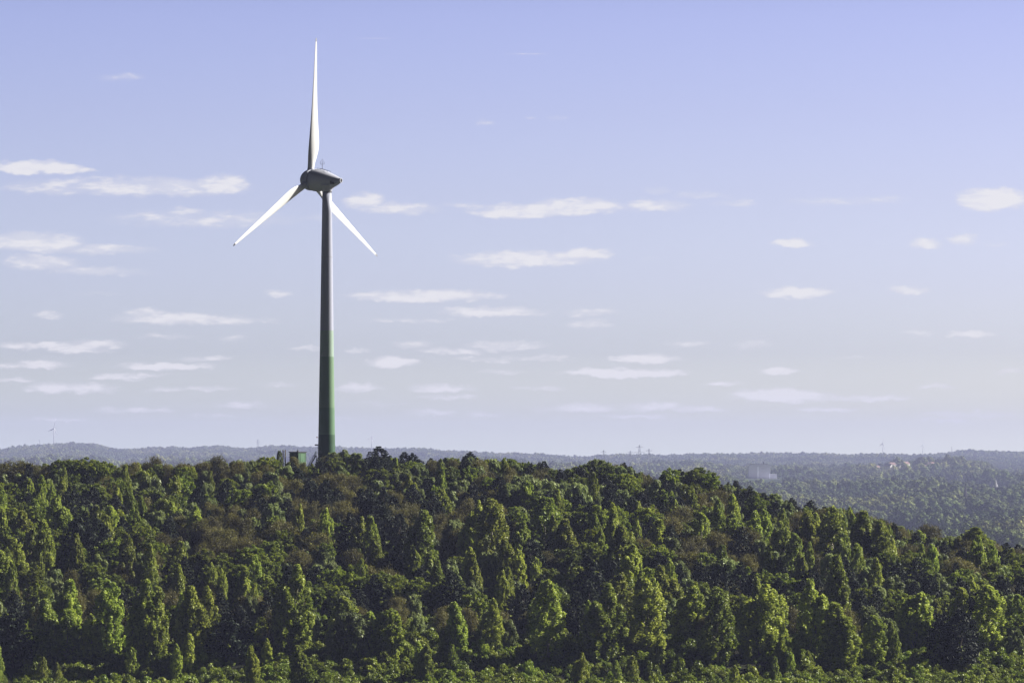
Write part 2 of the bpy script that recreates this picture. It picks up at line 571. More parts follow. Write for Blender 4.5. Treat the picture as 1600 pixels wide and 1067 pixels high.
mx.data_type = 'RGBA'
t.links.new(mr_.outputs[0], mx.inputs[0])
t.links.new(r1.outputs[0], mx.inputs[6])
t.links.new(r2.outputs[0], mx.inputs[7])
t.links.new(mx.outputs[2], b.inputs['Base Color'])
go = bpy.data.objects.new('ground', np_mesh('ground', verts, faces, M_GROUND, True))
col.objects.link(go)
tag(go, kind='structure')

# ------------------------------------------------------------------ the wind turbine
TY = 985.0
PXM = F / TY
base = at(510.3, 728, TY)
base.z = gz(base.x, base.y) - .3
turb = empty('wind_turbine', base)
tag(turb, 'large white three-bladed wind turbine with green bands on its tower, standing on the wooded hilltop', 'wind turbine')
hub = at(486, 281.5, TY + 2.8)
PSI = R(57.3)
TILT = R(3.0)
ax = Vector((-math.sin(PSI) * math.cos(TILT), math.cos(PSI) * math.cos(TILT), math.sin(TILT)))  # towards the wind
tw_top = at(510, 301, TY).z - base.z


def zt(y):
    return at(510, y, TY).z - base.z


mb = MB()
prof, mats = [], []
rad = [(zt(735), 2.30), (zt(700), 2.17), (zt(637), 2.02), (zt(557), 1.80), (zt(480), 1.63), (zt(420), 1.50), (zt(360), 1.34), (tw_top, 1.19)]
rz_, rr_ = zip(*sorted(rad))
cuts = sorted([-1.0, zt(735), zt(679), zt(637), zt(557.5), zt(516.5), tw_top] + [tw_top * k for k in (.15, .3, .75, .87, .93)])
seams = [zt(637) + .02, zt(516.5) + .02, zt(402), zt(557.5) + .02]
for i, z in enumerate(cuts):
    prof.append((z, float(np.interp(z, rz_, rr_))))
for i in range(len(cuts) - 1):
    m_ = (cuts[i] + cuts[i + 1]) / 2
    mats.append(4 if m_ < zt(679) else 3 if m_ < zt(637) else 2 if m_ < zt(557.5) else 1 if m_ < zt(516.5) else 0)
mb.lathe(prof, 64, mats=mats)
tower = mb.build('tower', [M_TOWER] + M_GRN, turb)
mb = MB()
for z in (zt(402),):
    r_ = float(np.interp(z, rz_, rr_))
    mb.lathe([(z - .05, r_ + .012), (z + .05, r_ + .012)], 64, caps=False)
mb.build('flange_seam', M_STEEL, turb)
mb = MB()
mb.lathe([(tw_top - .05, 1.26), (tw_top + .12, 1.26)], 48)
mb.build('yaw_ring', M_DARK, turb)

# nacelle axes: local frame z = axis into the wind
hl = hub - base
Q = ax.to_track_quat('Z', 'Y')
# make local y close to world up
ex = Vector((0, 0, 1)).cross(ax).normalized()
ey = ax.cross(ex).normalized()
FR = Matrix(((ex.x, ey.x, ax.x, hl.x), (ex.y, ey.y, ax.y, hl.y), (ex.z, ey.z, ax.z, hl.z), (0, 0, 0, 1)))
NR = 48
mb = MB()
# egg-shaped nacelle: z < 0 is the tail
npf = [(-.68, 2.76, 0), (-1.0, 2.86, 0), (-1.8, 2.90, -.02), (-2.8, 2.86, -.04), (-3.9, 2.70, -.08), (-5.0, 2.42, -.12), (-6.1, 2.05, -.15), (-7.2, 1.62, -.15),
       (-8.2, 1.18, -.1), (-8.9, .80, -.05), (-9.3, .62, 0)]
v = []
for z, r, dy in npf:
    for i in range(NR):
        a = 2 * math.pi * i / NR
        x_, y_ = r * math.cos(a), r * math.sin(a)
        # belly swells over the tower head
        v.append(FR @ Vector((x_, y_ + dy, z)))
f = []
for k in range(len(npf) - 1):
    f += [(k * NR + i, (k + 1) * NR + i, (k + 1) * NR + (i + 1) % NR, k * NR + (i + 1) % NR) for i in range(NR)]
mb.add(v, f, 0, True)
mb.add(v[:NR], [tuple(range(NR))], 0)
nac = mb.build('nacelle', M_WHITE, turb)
mb = MB()
mb.lathe([(-9.55, .60), (-9.3, .66), (-9.2, .60)], 32, T=FR, caps=False)
mb.lathe([(-9.56, .46), (-9.55, .60)], 32, T=FR, caps=False)
mb.build('tail_ring', M_WHITE, nac)
mb = MB()
mb.lathe([(-9.50, .50), (-9.30, .50)], 32, T=FR)
mb.build('tail_opening', M_BLACK, nac)
# neck between the nacelle and the tower head
mb = MB()
zc = tw_top
mb.lathe([(zc + .1, 1.22), (zc + .5, 1.28), (zc + 1.0, 1.5), (zc + 1.5, 2.0), (zc + 2.0, 2.2)], 48)
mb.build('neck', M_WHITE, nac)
# side vent low on the tail, roof rail, mast
mb = MB()
sidev = FR @ Vector((-.95 if ex.x > 0 else .95, -.55, -7.55))
cs = -1 if (FR @ Vector((-1, 0, 0)) - hl).y < 0 else 1
for dz, w in ((0, .5), (-.72, .34)):
    pc = Vector((cs * (1.30 + dz * .12 * -1), -.62, -7.35 + dz))
    mb.box(None, (.55, .85, w), M=FR @ Matrix.Translation(pc) @ Matrix.Rotation(cs * .28, 4, 'Y'))
mb.build('side_vent', M_BLACK, nac)
mb = MB()
for zz in (-2.3, -3.4, -4.5, -5.5):
    yy = float(np.interp(-zz, [1.8, 3.9, 6.1], [2.86, 2.6, 1.88]))
    for s in (-.7, .7):
        mb.bar(FR @ Vector((s, yy - .35, zz)), FR @ Vector((s, yy + .28, zz)), .035)
for s in (-.7, .7):
    mb.bar(FR @ Vector((s, 3.08, -2.3)), FR @ Vector((s, 2.36, -5.5)), .04)
mb.build('roof_rail', M_DARK, nac)
mb = MB()
b0 = FR @ Vector((0, 2.6, -3.4))
mb.bar(b0, b0 + Vector((0, 0, 2.1)), .06)
mb.bar(b0 + Vector((-.5, 0, 1.5)), b0 + Vector((.5, 0, 1.5)), .035)
for s in (-.5, .5):
    mb.bar(b0 + Vector((s, 0, 1.5)), b0 + Vector((s * .9, 0, 2.2)), .045)
    mb.bar(b0 + Vector((s * .9, 0, 2.2)), b0 + Vector((0, 0, 2.7)), .02)
mb.bar(b0 + Vector((0, 0, 2.1)), b0 + Vector((0, 0, 2.9)), .025)
mb.build('weather_mast', M_DARK, nac)

# rotor: spinner and three blades
mb = MB()
mb.lathe([(-.38, 2.72), (.3, 2.72), (.9, 2.60), (1.5, 2.34), (2.0, 1.98), (2.45, 1.50), (2.75, 1.02), (2.92, .5), (2.97, .05)], 48, T=FR)
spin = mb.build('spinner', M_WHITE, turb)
mb = MB()
mb.lathe([(-.70, 2.5), (-.37, 2.5)], 48, T=FR, caps=False)
mb.build('spinner_gap', M_DARK, spin)

SEC = [  # r, chord, thickness ratio, twist deg, leading-edge share
    (1.6, 1.62, 1.0, 24, .5), (2.9, 1.62, 1.0, 24, .5), (4.2, 1.85, .86, 24, .44), (5.8, 2.45, .58, 22, .36), (7.6, 3.0, .40, 19, .30), (9.4, 3.15, .32, 16, .27),
    (11.6, 2.95, .26, 13, .26), (15, 2.45, .22, 10, .26), (19, 1.95, .19, 7, .26), (24, 1.48, .17, 4, .26), (29, 1.05, .16, 2, .26), (33, .74, .15, 1, .26),
    (35.2, .52, .15, 0, .28)]
SEC = [(r_ * (1.014 if r_ > 5 else 1), c_, t_, w_, l_) for r_, c_, t_, w_, l_ in SEC]
NB = 28


def blade_mesh(alpha):
    mb_ = MB()
    ca, sa = math.cos(alpha), math.sin(alpha)
    rings = []
    for r, c, th, tw, le in SEC:
        ring = []
        for i in range(NB):
            a = 2 * math.pi * i / NB
            cx, cy = .5 * math.cos(a), .5 * math.sin(a)
            # aerofoil: sharpen the trailing side (cx < 0) as the section gets thinner
            k = 1 - th
            xx = cx
            taper = 1 - k * (.5 - xx) ** 1.2 * .95
            yy = cy * th * max(taper, .04)
            X_ = (xx + .5 - (1 - le)) * c      # + = leading edge
            Y_ = yy * c
            tr_ = R(tw + 3)
            lx, lz = X_ * math.cos(tr_) - Y_ * math.sin(tr_), X_ * math.sin(tr_) + Y_ * math.cos(tr_)
            ring.append((lx, lz))
        rings.append((r, ring))
    v_ = []
    for r, ring in rings:
        for lx, lz in ring:
            # radial direction in the rotor plane; alpha clockwise as the camera sees it
            rx, ry = sa, ca
            tx, ty = -ca, sa          # towards the leading edge
            px_, py_ = rx * r + tx * lx, ry * r + ty * lx
            v_.append(FR @ Vector((SX * px_, py_, lz + .25)))
    f_ = []
    for k in range(len(rings) - 1):
        f_ += [(k * NB + i, k * NB + (i + 1) % NB, (k + 1) * NB + (i + 1) % NB, (k + 1) * NB + i) for i in range(NB)]
    mb_.add(v_, f_, 0, True)
    mb_.add(v_[-NB:], [tuple(range(NB))], 0)
    return mb_, rings


SX = 1 if ex.x > 0 else -1
for k in range(3):
    al = R(-.3 + 120 * k)
    mb, rings = blade_mesh(al)
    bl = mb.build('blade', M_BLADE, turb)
    # metal tip
    mt = MB()
    sa, ca = math.sin(al), math.cos(al)
    p0 = [FR @ Vector((SX * (sa * 35.65 - ca * lx), ca * 35.65 + sa * lx, lz + .25)) for lx, lz in [(a * 1.04, b_ * 1.1) for a, b_ in rings[-1][1]]]
    p1 = [FR @ Vector((SX * (sa * 36.6 - ca * lx), ca * 36.6 + sa * lx, lz + .25)) for lx, lz in [(a * .6, b_ * .8) for a, b_ in rings[-1][1]]]
    mt.add(p0 + p1, [(i, (i + 1) % NB, NB + (i + 1) % NB, NB + i) for i in range(NB)] + [tuple(range(NB, 2 * NB))], 0, False)
    mt.build('blade_tip', M_STEEL if k != 2 else M_DARK, bl)
    mc = MB()
    d = Vector((SX * sa, ca, 0))
    a0 = FR @ (d * 1.5 + Vector((0, 0, .25)))
    a1 = FR @ (d * 2.95 + Vector((0, 0, .25)))
    mc.bar(a0, a1, .93, 32, .88)
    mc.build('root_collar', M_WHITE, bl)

# door, platform and lamp on the tower
mb = MB()
zp = zt(711)
mb.box((-2.0, -1.9, zp - .1), (2.4, 1.6, .14), R(40))
mb.build('platform', M_STEEL, turb)
mb = MB()
mb.box((-1.45, -1.58, zp + 1.1), (.95, .16, 2.1), R(-42))
mb.build('door', M_GRN[3], turb)
mb = MB()
z_ = zt(695)
mb.box((-2.55, -.1, z_), (.95, .5, .35))
mb.bar((-2.3, 0, z_ - .9), (-2.0, 0, z_ - .2), .08)
mb.build('outside_lamp', M_DARK, turb)
mb = MB()
mb.bar((-2.2, 0, zt(683) - .1), (-2.45, 0, zt(683)), .07)
mb.box((-2.5, 0, zt(683)), (.25, .25, .3))
mb.build('warning_lamp', M_RED, turb)

# stairs
sfoot = at(480.5, 727, TY - 2)
sx0 = sfoot.x
st = empty('steel_staircase', (sx0, TY - 2.2, gz(sx0, TY - 2.2)))
tag(st, 'grey steel staircase with handrails leading up to the turbine tower door', 'staircase')
H = zp - .1 + base.z - st.location.z
run = base.x - 2.6 - sx0
for y in (-.45, .45):
    mb = MB()
    mb.bar((0, y, 0), (run, y, H), .10, 4, smooth=False)
    mb.build('stringer', M_DARK, st)
    mb = MB()
    for hh in (.55, 1.05):
        mb.bar((0, y, hh), (run, y, H + hh), .045)
        mb.bar((run, y, H + hh), (run + 1.2, y, H + hh), .045)
    for k in range(6):
        q = k / 5
        mb.bar((run * q, y, H * q), (run * q, y, H * q + 1.05), .04)
    mb.build('handrail', M_STEEL, st)
mb = MB()
ns = int(H / .2)
for k in range(1, ns):
    mb.box((run * k / ns, 0, H * k / ns), (.26, .86, .04))
mb.build('treads', M_STEEL, st)
mb = MB()
for xx in (run + .1, run + 1.1):
    for y in (-.4, .4):
        mb.bar((xx, y, -1), (xx, y, H), .06)
mb.build('support_legs', M_DARK, st)

# transformer cabin
cp = at(465.3, 728, 972)
cab = empty('transformer_cabin', (cp.x, cp.y, gz(cp.x, cp.y) - .1), R(-38))
tag(cab, 'green sheet metal transformer cabin with a flat roof beside the turbine foot', 'cabin')
top = at(465, 706.5, 972).z - cab.location.z
mb = MB()
mb.box((0, 0, top / 2), (3.0, 3.0, top))
for k in range(9):
    for s in (-1, 1):
        mb.box((-1.3 + k * .32, s * 1.515, top / 2), (.08, .03, top - .3))
cb = mb.build('body', M_CABIN, cab)
mb = MB()
mb.box((0, 0, top + .08), (3.3, 3.3, .16))
mb.box((-.6, .6, top + .32), (.3, .3, .34))
mb.bar((-.6, .6, top + .4), (-.6, .6, top + .95), .05)
mb.build('roof', M_DARK, cab)
mb = MB()
mb.box((1.515, .1, top * .5), (.03, 1.5, top - .7))
mb.build('door', M_GRN[2], cab)
mb = MB()
for k in range(5):
    mb.box((-.3, -1.545, top * .45 + k * .18), (1.1, .03, .09))
mb.build('louvre', M_DARK, cab)
for n_, x in enumerate((442.3, 445.7)):
    p = at(x, 723, 970)
    mb = MB()
    hh = at(x, 702.5, 970).z - gz(p.x, p.y)
    mb.bar((0, 0, -.2), (0, 0, hh - .15), .17, 8, .15)
    o = mb.build('wooden_post', M_WOOD, None, (p.x, p.y, gz(p.x, p.y)))
    mb = MB()
    mb.bar((0, 0, hh - .15), (0, 0, hh), .19, 8, .10)
    mb.build('post_cap', M_DARK, o)
    tag(o, ('weathered wooden post left of the green cabin, the left one of the pair', 'weathered wooden post between its twin and the green cabin')[n_], 'post', 'pair of posts beside the cabin')


# ------------------------------------------------------------------ trees
def leaf_cloud(cent, size, tone, nrm=None, aspect=1.35, up=None):
    """one folded-free quad per leaf spray; random facing, optional bias"""
    n = len(cent)
    d = rng.normal(size=(n, 3))
    if nrm is not None:
        d = d * .75 + nrm
    d /= np.linalg.norm(d, axis=1)[:, None] + 1e-9
    a = rng.normal(size=(n, 3))
    if up is not None:
        a = a * .35 + up
    a -= (a * d).sum(1)[:, None] * d
    a /= np.linalg.norm(a, axis=1)[:, None] + 1e-9
    b_ = np.cross(d, a)
    s = (np.asarray(size) * rng.uniform(.6, 1.3, n))[:, None]
    A, B = a * s * aspect * .5, b_ * s * .5
    # rhombus leaf
    v_ = np.stack([cent - A, cent + B, cent + A, cent - B], 1).reshape(-1, 3)
    f_ = np.arange(4 * n).reshape(n, 4)
    return v_, f_, np.repeat(tone, 4)


def clumps_to_leaves(C_, Rad, per, size, elong=1.0, outward=.8, tonebase=None, aspect=1.35, up=None):
    n = len(C_)
    cnt = np.maximum(8, (per * (Rad / Rad.mean()) ** 2)).astype(int)
    ids = np.repeat(np.arange(n), cnt)
    d = rng.normal(size=(len(ids), 3))
    d /= np.linalg.norm(d, axis=1)[:, None]
    rr = rng.uniform(.35, 1.0, len(ids)) ** .5
    off = d * rr[:, None] * Rad[ids][:, None]
    off[:, 2] *= elong
    tb = (rng.uniform(0, 1, n) if tonebase is None else tonebase)[ids]
    tone = np.clip(tb + rng.normal(0, .28, len(ids)), 0, 1)
    return leaf_cloud(C_[ids] + off, np.full(len(ids), size), tone, d * outward, aspect, up)


def make_trunk(h, r, limbs, spread, lo=.25, hi=.9, mb_=None):
    mb_ = mb_ or MB()
    pts = [Vector((0, 0, -.6))]
    for k in range(1, 6):
        pts.append(Vector((random.uniform(-.02, .02) * h, random.uniform(-.02, .02) * h, h * .9 * k / 5)))
    for k in range(5):
        mb_.bar(pts[k], pts[k + 1], r * (1 - k / 5.6), 7, r * (1 - (k + 1) / 5.6))
    for i in range(limbs):
        q = random.uniform(lo, hi)
        a = random.uniform(0, 6.283)
        s = spread * random.uniform(.6, 1)
        p0_ = pts[0].lerp(pts[-1], q)
        p1_ = p0_ + Vector((math.cos(a) * s * .55, math.sin(a) * s * .55, s * .55))
        p2_ = p1_ + Vector((math.cos(a) * s * .35, math.sin(a) * s * .35, s * .6))
        rr = r * (1 - q) * .5 + .02
        mb_.bar(p0_, p1_, rr, 5, rr * .7)
        mb_.bar(p1_, p2_, rr * .7, 5, rr * .3)
    return mb_


def proto(kind, crown, trunk, tm, name):
    """a hidden-free prototype: kept as data only; the first placed tree uses it directly"""
    cm = np_mesh(name + '_crown', crown[0], crown[1], LEAF[kind], False, crown[2])
    me = bpy.data.meshes.new(name + '_trunk')
    me.from_pydata(trunk.v, [], trunk.f)
    me.polygons.foreach_set('use_smooth', [True] * len(trunk.f))
    me.materials.append(tm)
    me.update()
    return cm, me


def gen_poplar():
    # unit: 10 m tall, 4 m wide; one to three spires
    C_, Rd = [], []
    ns_ = random.choice([1, 1, 2, 3])
    spires = [(0, 0, 10.0, 1.0)] if ns_ == 1 else [(random.uniform(-.9, .9), random.uniform(-.7, .7), random.uniform(7.8, 10) if k else 10, .8) for k in range(ns_)]
    for sx, sy_, hh, w in spires:
        n = int(240 * w)
        for i in range(n):
            q = random.random() ** .85
            z = .06 * hh + q * .9 * hh
            prof_ = math.sin((q * .90 + .07) ** .80 * math.pi) ** .6
            rad_ = 1.8 * w * max(prof_, .10) * random.uniform(.45, 1.0) * (1.22 if random.random() < .16 else 1)
            a = random.uniform(0, 6.283)
            C_.append((sx * (1 - q * .2) + rad_ * math.cos(a), sy_ + rad_ * math.sin(a), z))
            Rd.append(random.uniform(.12, .40) * (1 - q * .25))
        C_.append((sx, sy_, hh * .965))
        Rd.append(.20)
    return clumps_to_leaves(np.array(C_), np.array(Rd), 36, .22, 2.0, .2), make_trunk(9.5, .17, 12, 1.5, .1, .8), M_BIRCH


def gen_broad():
    C_, Rd = [], []
    lob = [(random.uniform(-1.6, 1.6), random.uniform(-1.6, 1.6), random.uniform(3.6, 6.6), random.uniform(1.3, 2.2)) for _ in range(7)] + [(0, 0, 6.2, 2.2), (0, 0, 3.8, 2.4)]
    for i in range(230):
        x, y, z, r = random.choice(lob)
        d = Vector((random.gauss(0, 1), random.gauss(0, 1), random.gauss(.25, .9))).normalized() * r * random.uniform(.7, 1.05)
        C_.append((x + d.x, y + d.y, max(.6, z + d.z * .95)))
        Rd.append(random.uniform(.15, .5))
    return clumps_to_leaves(np.array(C_), np.array(Rd), 42, .24, .9, .35), make_trunk(6.5, .2, 12, 2.6, .2, .8), M_BARK


def gen_willow():
    C_, Rd = [], []
    for i in range(80):
        q = random.random()
        a = random.uniform(0, 6.283)
        r = 2.5 * math.sin((q * .8 + .15) * math.pi) ** .6 * random.uniform(.5, 1)
        C_.append((r * math.cos(a), r * math.sin(a), .8 + q * 6.6))
        Rd.append(random.uniform(.3, .6))
    return clumps_to_leaves(np.array(C_), np.array(Rd), 100, .22, 1.8, .9, None, 3.0, np.array([0, 0, 1.0])), make_trunk(6, .16, 14, 2.2, .1, .8), M_BARK


def gen_pine():
    C_, Rd = [], []
    lv = 13
    for k in range(lv):
        q = k / (lv - 1)
        z = 1.6 + q * 7.9
        rmax = 2.3 * (1 - q ** 2.6) + .35
        nb = max(3, int(8 - q * 4))
        for j in range(nb):
            a = 6.283 * j / nb + random.uniform(-.4, .4)
            ln = rmax * random.uniform(.7, 1.12)
            for s in (.45, .75, 1.0):
                if s * ln < .25:
                    continue
                C_.append((ln * s * math.cos(a), ln * s * math.sin(a), z + s * .35 + random.uniform(-.2, .2)))
                Rd.append(random.uniform(.26, .46) * (1 - q * .2))
    C_.append((0, 0, 9.8))
    Rd.append(.2)
    return clumps_to_leaves(np.array(C_), np.array(Rd), 34, .17, .75, .5, None, 3.2, np.array([0, 0, .9])), make_trunk(10, .17, 10, 1.2, .2, .9), M_BARK


def gen_brown():
    # thinly leaved, still-budding tree: fine upright twigs and sparse leaves
    mb_ = make_trunk(6.6, .13, 16, 2.4, .12, .85)
    C_, Rd = [], []
    for i in range(70):
        a = random.uniform(0, 6.283)
        q = random.random()
        r = 2.3 * math.sin((q * .75 + .18) * math.pi) ** .6 * random.uniform(.3, 1)
        p = Vector((r * math.cos(a), r * math.sin(a), 1.5 + q * 5.6))
        C_.append(tuple(p))
        Rd.append(random.uniform(.35, .7))
    v1, f1, t1 = clumps_to_leaves(np.array(C_), np.array(Rd), 46, .17, 1.4, .3, None, 1.6)
    # twigs as narrow long rhombi
    n = 1500
    ids = rng.integers(0, len(C_), n)
    cen = np.array(C_)[ids] + rng.normal(size=(n, 3)) * .45
    out = np.array(C_)[ids] * np.array([.35, .35, 0]) + np.array([0, 0, 1.0])
    v2, f2, t2 = leaf_cloud(cen, np.full(n, .055), np.zeros(n), None, 22, out)
    v_ = np.concatenate([v1, v2])
    f_ = np.concatenate([f1, f2 + len(v1)])
    return (v_, f_, np.concatenate([t1, t2])), mb_, M_BARK


def gen_bush():
    C_, Rd = [], []
    for i in range(34):
        a = random.uniform(0, 6.283)
        r = random.uniform(0, 1.5)
        C_.append((r * math.cos(a), r * math.sin(a), random.uniform(.3, 2.4) * (1 - r / 3.2)))
        Rd.append(random.uniform(.3, .55))
    return clumps_to_leaves(np.array(C_), np.array(Rd), 75, .20, 1.2, .7, None, 1.5, np.array([0, 0, .6])), make_trunk(1.8, .07, 10, .9, .05, .6), M_BARK


GEN = {'poplar': (gen_poplar, 7, 10.0, 4.0), 'broadleaf': (gen_broad, 6, 8.4, 6.6), 'willow': (gen_willow, 4, 8.0, 5.4), 'pine': (gen_pine, 4, 10.0, 5.0),
       'brown': (gen_brown, 5, 7.6, 5.0), 'bush': (gen_bush, 5, 2.9, 3.6)}
NAMES = {'poplar': 'poplar_tree', 'broadleaf': 'broadleaf_tree', 'willow': 'willow_tree', 'pine': 'pine_tree', 'brown': 'budding_tree', 'bush': 'bush'}
PRO = {}
for k, (fn, n, h0, w0) in GEN.items():
    PRO[k] = []
    for i in range(n):
        c_, t_, tm = fn()
        PRO[k].append(proto(k, c_, t_, tm, NAMES[k]))
PLACED = []


def plant(kind, X, Y, h, w):
    fn, n, h0, w0 = GEN[kind]
    cm, tm = PRO[kind][random.randrange(n)]
    root = empty(NAMES[kind], (X, Y, gz(X, Y) - .15), random.uniform(0, 6.283))
    s = w / w0
    root.scale = (s * random.uniform(.92, 1.08), s * random.uniform(.92, 1.08), h / h0)
    for nm, me in (('crown', cm), ('trunk', tm)):
        if kind == 'bush' and nm == 'trunk':
            nm = 'stems'
        o = bpy.data.objects.new(nm, me)
        col.objects.link(o)
        o.parent = root
    PLACED.append((kind, root, X, Y, h, w))
    return root


def top_px(X, Y, h):
    z = gz(X, Y) + h
    return X / Y * F + 800, 715 - (z - CAMZ) / Y * F


def find_Y(x, ytop, hpx):
    """walk up the slope to where a tree of that height has its top at that elevation"""
    best = None
    for Y in np.arange(768, 1000, 2.0):
        X = (x - 800) / F * Y
        h = hpx / F * Y
        d = abs(top_px(X, Y, h)[1] - ytop)
        if best is None or d < best[0]:
            best = (d, Y, X, h)
    return best[1:]


# trees one can single out in the photograph: kind, x, y of the top, height, width (photo px), what sets it apart
T = """poplar 95 772 95 42|poplar 41 795 85 36|poplar 70 810 100 42|poplar 26 838 95 44|poplar 170 788 80 34|poplar 282 845 78 32|poplar 172 903 130 48
poplar 222 903 135 46|poplar 247 912 120 46|poplar 293 920 125 46|poplar 320 926 120 50|poplar 103 905 120 50|poplar 68 937 110 46|poplar 107 985 95 44
poplar 143 987 88 36|poplar 311 1002 80 38|poplar 275 782 62 30|poplar 308 788 66 32|poplar 187 793 60 30|poplar 458 882 140 54|poplar 538 929 100 48
poplar 656 793 120 54|poplar 685 762 75 36|poplar 730 801 100 36|poplar 768 776 120 54|poplar 744 780 70 26|poplar 711 953 95 40|poplar 572 1003 82 38
poplar 610 1026 60 28|poplar 771 934 90 36|poplar 853 774 95 56|poplar 815 813 105 38|poplar 889 810 90 44|poplar 938 786 80 50|poplar 965 817 120 52
poplar 986 850 120 52|poplar 855 913 130 54|poplar 944 920 125 60|poplar 969 896 120 48|poplar 1013 906 120 58|poplar 1041 882 100 46|poplar 1075 913 95 56
poplar 1120 937 125 60|poplar 1096 800 80 34|poplar 1144 800 75 38|poplar 1175 796 80 30|poplar 1194 795 80 34|poplar 1185 913 115 58|poplar 1024 810 75 40
poplar 1221 813 90 38|poplar 1241 831 100 36|poplar 1300 789 110 56|poplar 1269 796 85 44|poplar 1355 796 100 44|poplar 1372 810 95 40|poplar 1338 848 80 28
poplar 1300 865 140 48|poplar 1274 903 120 44|poplar 1313 954 105 62|poplar 1430 923 100 48|poplar 1523 822 70 50|poplar 1544 913 115 56|poplar 1503 915 110 44
poplar 1589 927 95 48|poplar 1427 886 45 26|poplar 1437 827 50 30|poplar 1210 920 85 44|poplar 1365 958 80 44|poplar 5 860 90 44|poplar 1380 835 80 34
broadleaf 592 892 62 44|broadleaf 620 895 60 46|broadleaf 652 898 66 52|broadleaf 683 905 58 44|broadleaf 712 903 60 44|broadleaf 745 925 60 50|broadleaf 610 951 85 56
broadleaf 275 893 70 50|broadleaf 372 880 70 55|broadleaf 340 885 60 50|broadleaf 1499 889 60 56|broadleaf 1478 934 70 50|broadleaf 1245 923 70 46|broadleaf 430 845 60 50
broadleaf 135 716 55 60|broadleaf 108 718 55 50|broadleaf 165 722 50 44|broadleaf 412 711 50 44|broadleaf 1085 731 55 58|broadleaf 1050 733 55 44|broadleaf 1102 742 50 40|broadleaf 905 727 42 34
willow 237 745 70 44|willow 72 748 60 46|willow 583 750 60 54|willow 627 735 55 56|willow 654 728 55 50|willow 720 748 60 44|willow 796 756 60 50|willow 421 738 70 50
willow 448 728 60 40|willow 548 992 80 70|willow 845 748 70 70|willow 875 752 60 50|willow 903 755 60 44|willow 1137 872 65 60|willow 1115 880 55 50|willow 930 717 50 46|willow 950 722 50 40
willow 1210 742 40 30|willow 535 702 32 30|willow 556 706 34 34|willow 815 745 60 50
pine 592 696 44 36|pine 632 706 36 26|pine 645 707 34 22|pine 735 703 40 26|pine 655 716 30 20|pine 850 721 38 24|pine 843 719 34 20|pine 975 722 44 24|pine 945 742 60 40
pine 985 728 40 22|pine 1062 733 44 30|pine 1150 751 45 28|pine 1138 752 40 18|pine 1172 759 50 26|pine 1193 767 52 30|pine 1212 780 50 26|pine 1266 779 45 28|pine 1237 777 42 24
pine 1288 783 40 24|pine 130 800 90 60|pine 152 810 90 50|pine 1060 775 60 40|pine 780 745 60 44|pine 600 790 60 40|pine 1470 960 90 50|pine 1500 950 100 56|pine 1400 880 60 50
pine 1590 850 45 30|pine 1570 848 40 34|pine 1340 785 40 24|pine 460 730 50 40|pine 830 840 80 50|pine 925 880 90 60|pine 360 960 70 60|pine 20 960 90 60
brown 20 720 55 70|brown 45 724 50 56|brown 240 712 45 34|brown 262 722 45 40|brown 340 711 50 34|brown 285 722 45 34|brown 205 724 50 44|brown 318 724 45 34|brown 370 722 50 40
brown 1120 764 60 60|brown 1090 770 60 56|brown 1065 790 60 50|brown 510 735 50 50|brown 540 738 50 50|brown 350 825 60 60|brown 380 835 60 60|brown 440 815 60 56|brown 500 830 60 56
brown 1045 805 60 50|brown 1075 860 60 60|brown 1145 815 60 44|brown 1500 870 60 60|brown 1450 800 50 40|brown 461 714 34 26|brown 473 718 34 18|willow 437 704 34 12|bush 452 717 24 24|willow 520 706 30 26"""
occ = []
LAND = set()
for row in T.replace("\n", "|").split("|"):
    k, x, y, h, w = row.split()
    x, y, h, w = map(float, (x, y, h, w))
    Y, X, hm = find_Y(x, y, h)
    r = plant(k, X, Y, hm, w / F * Y * (1.12 if k == 'poplar' else 1.12))
    LAND.add(r.name)
    occ.append((X, Y, w / F * Y))

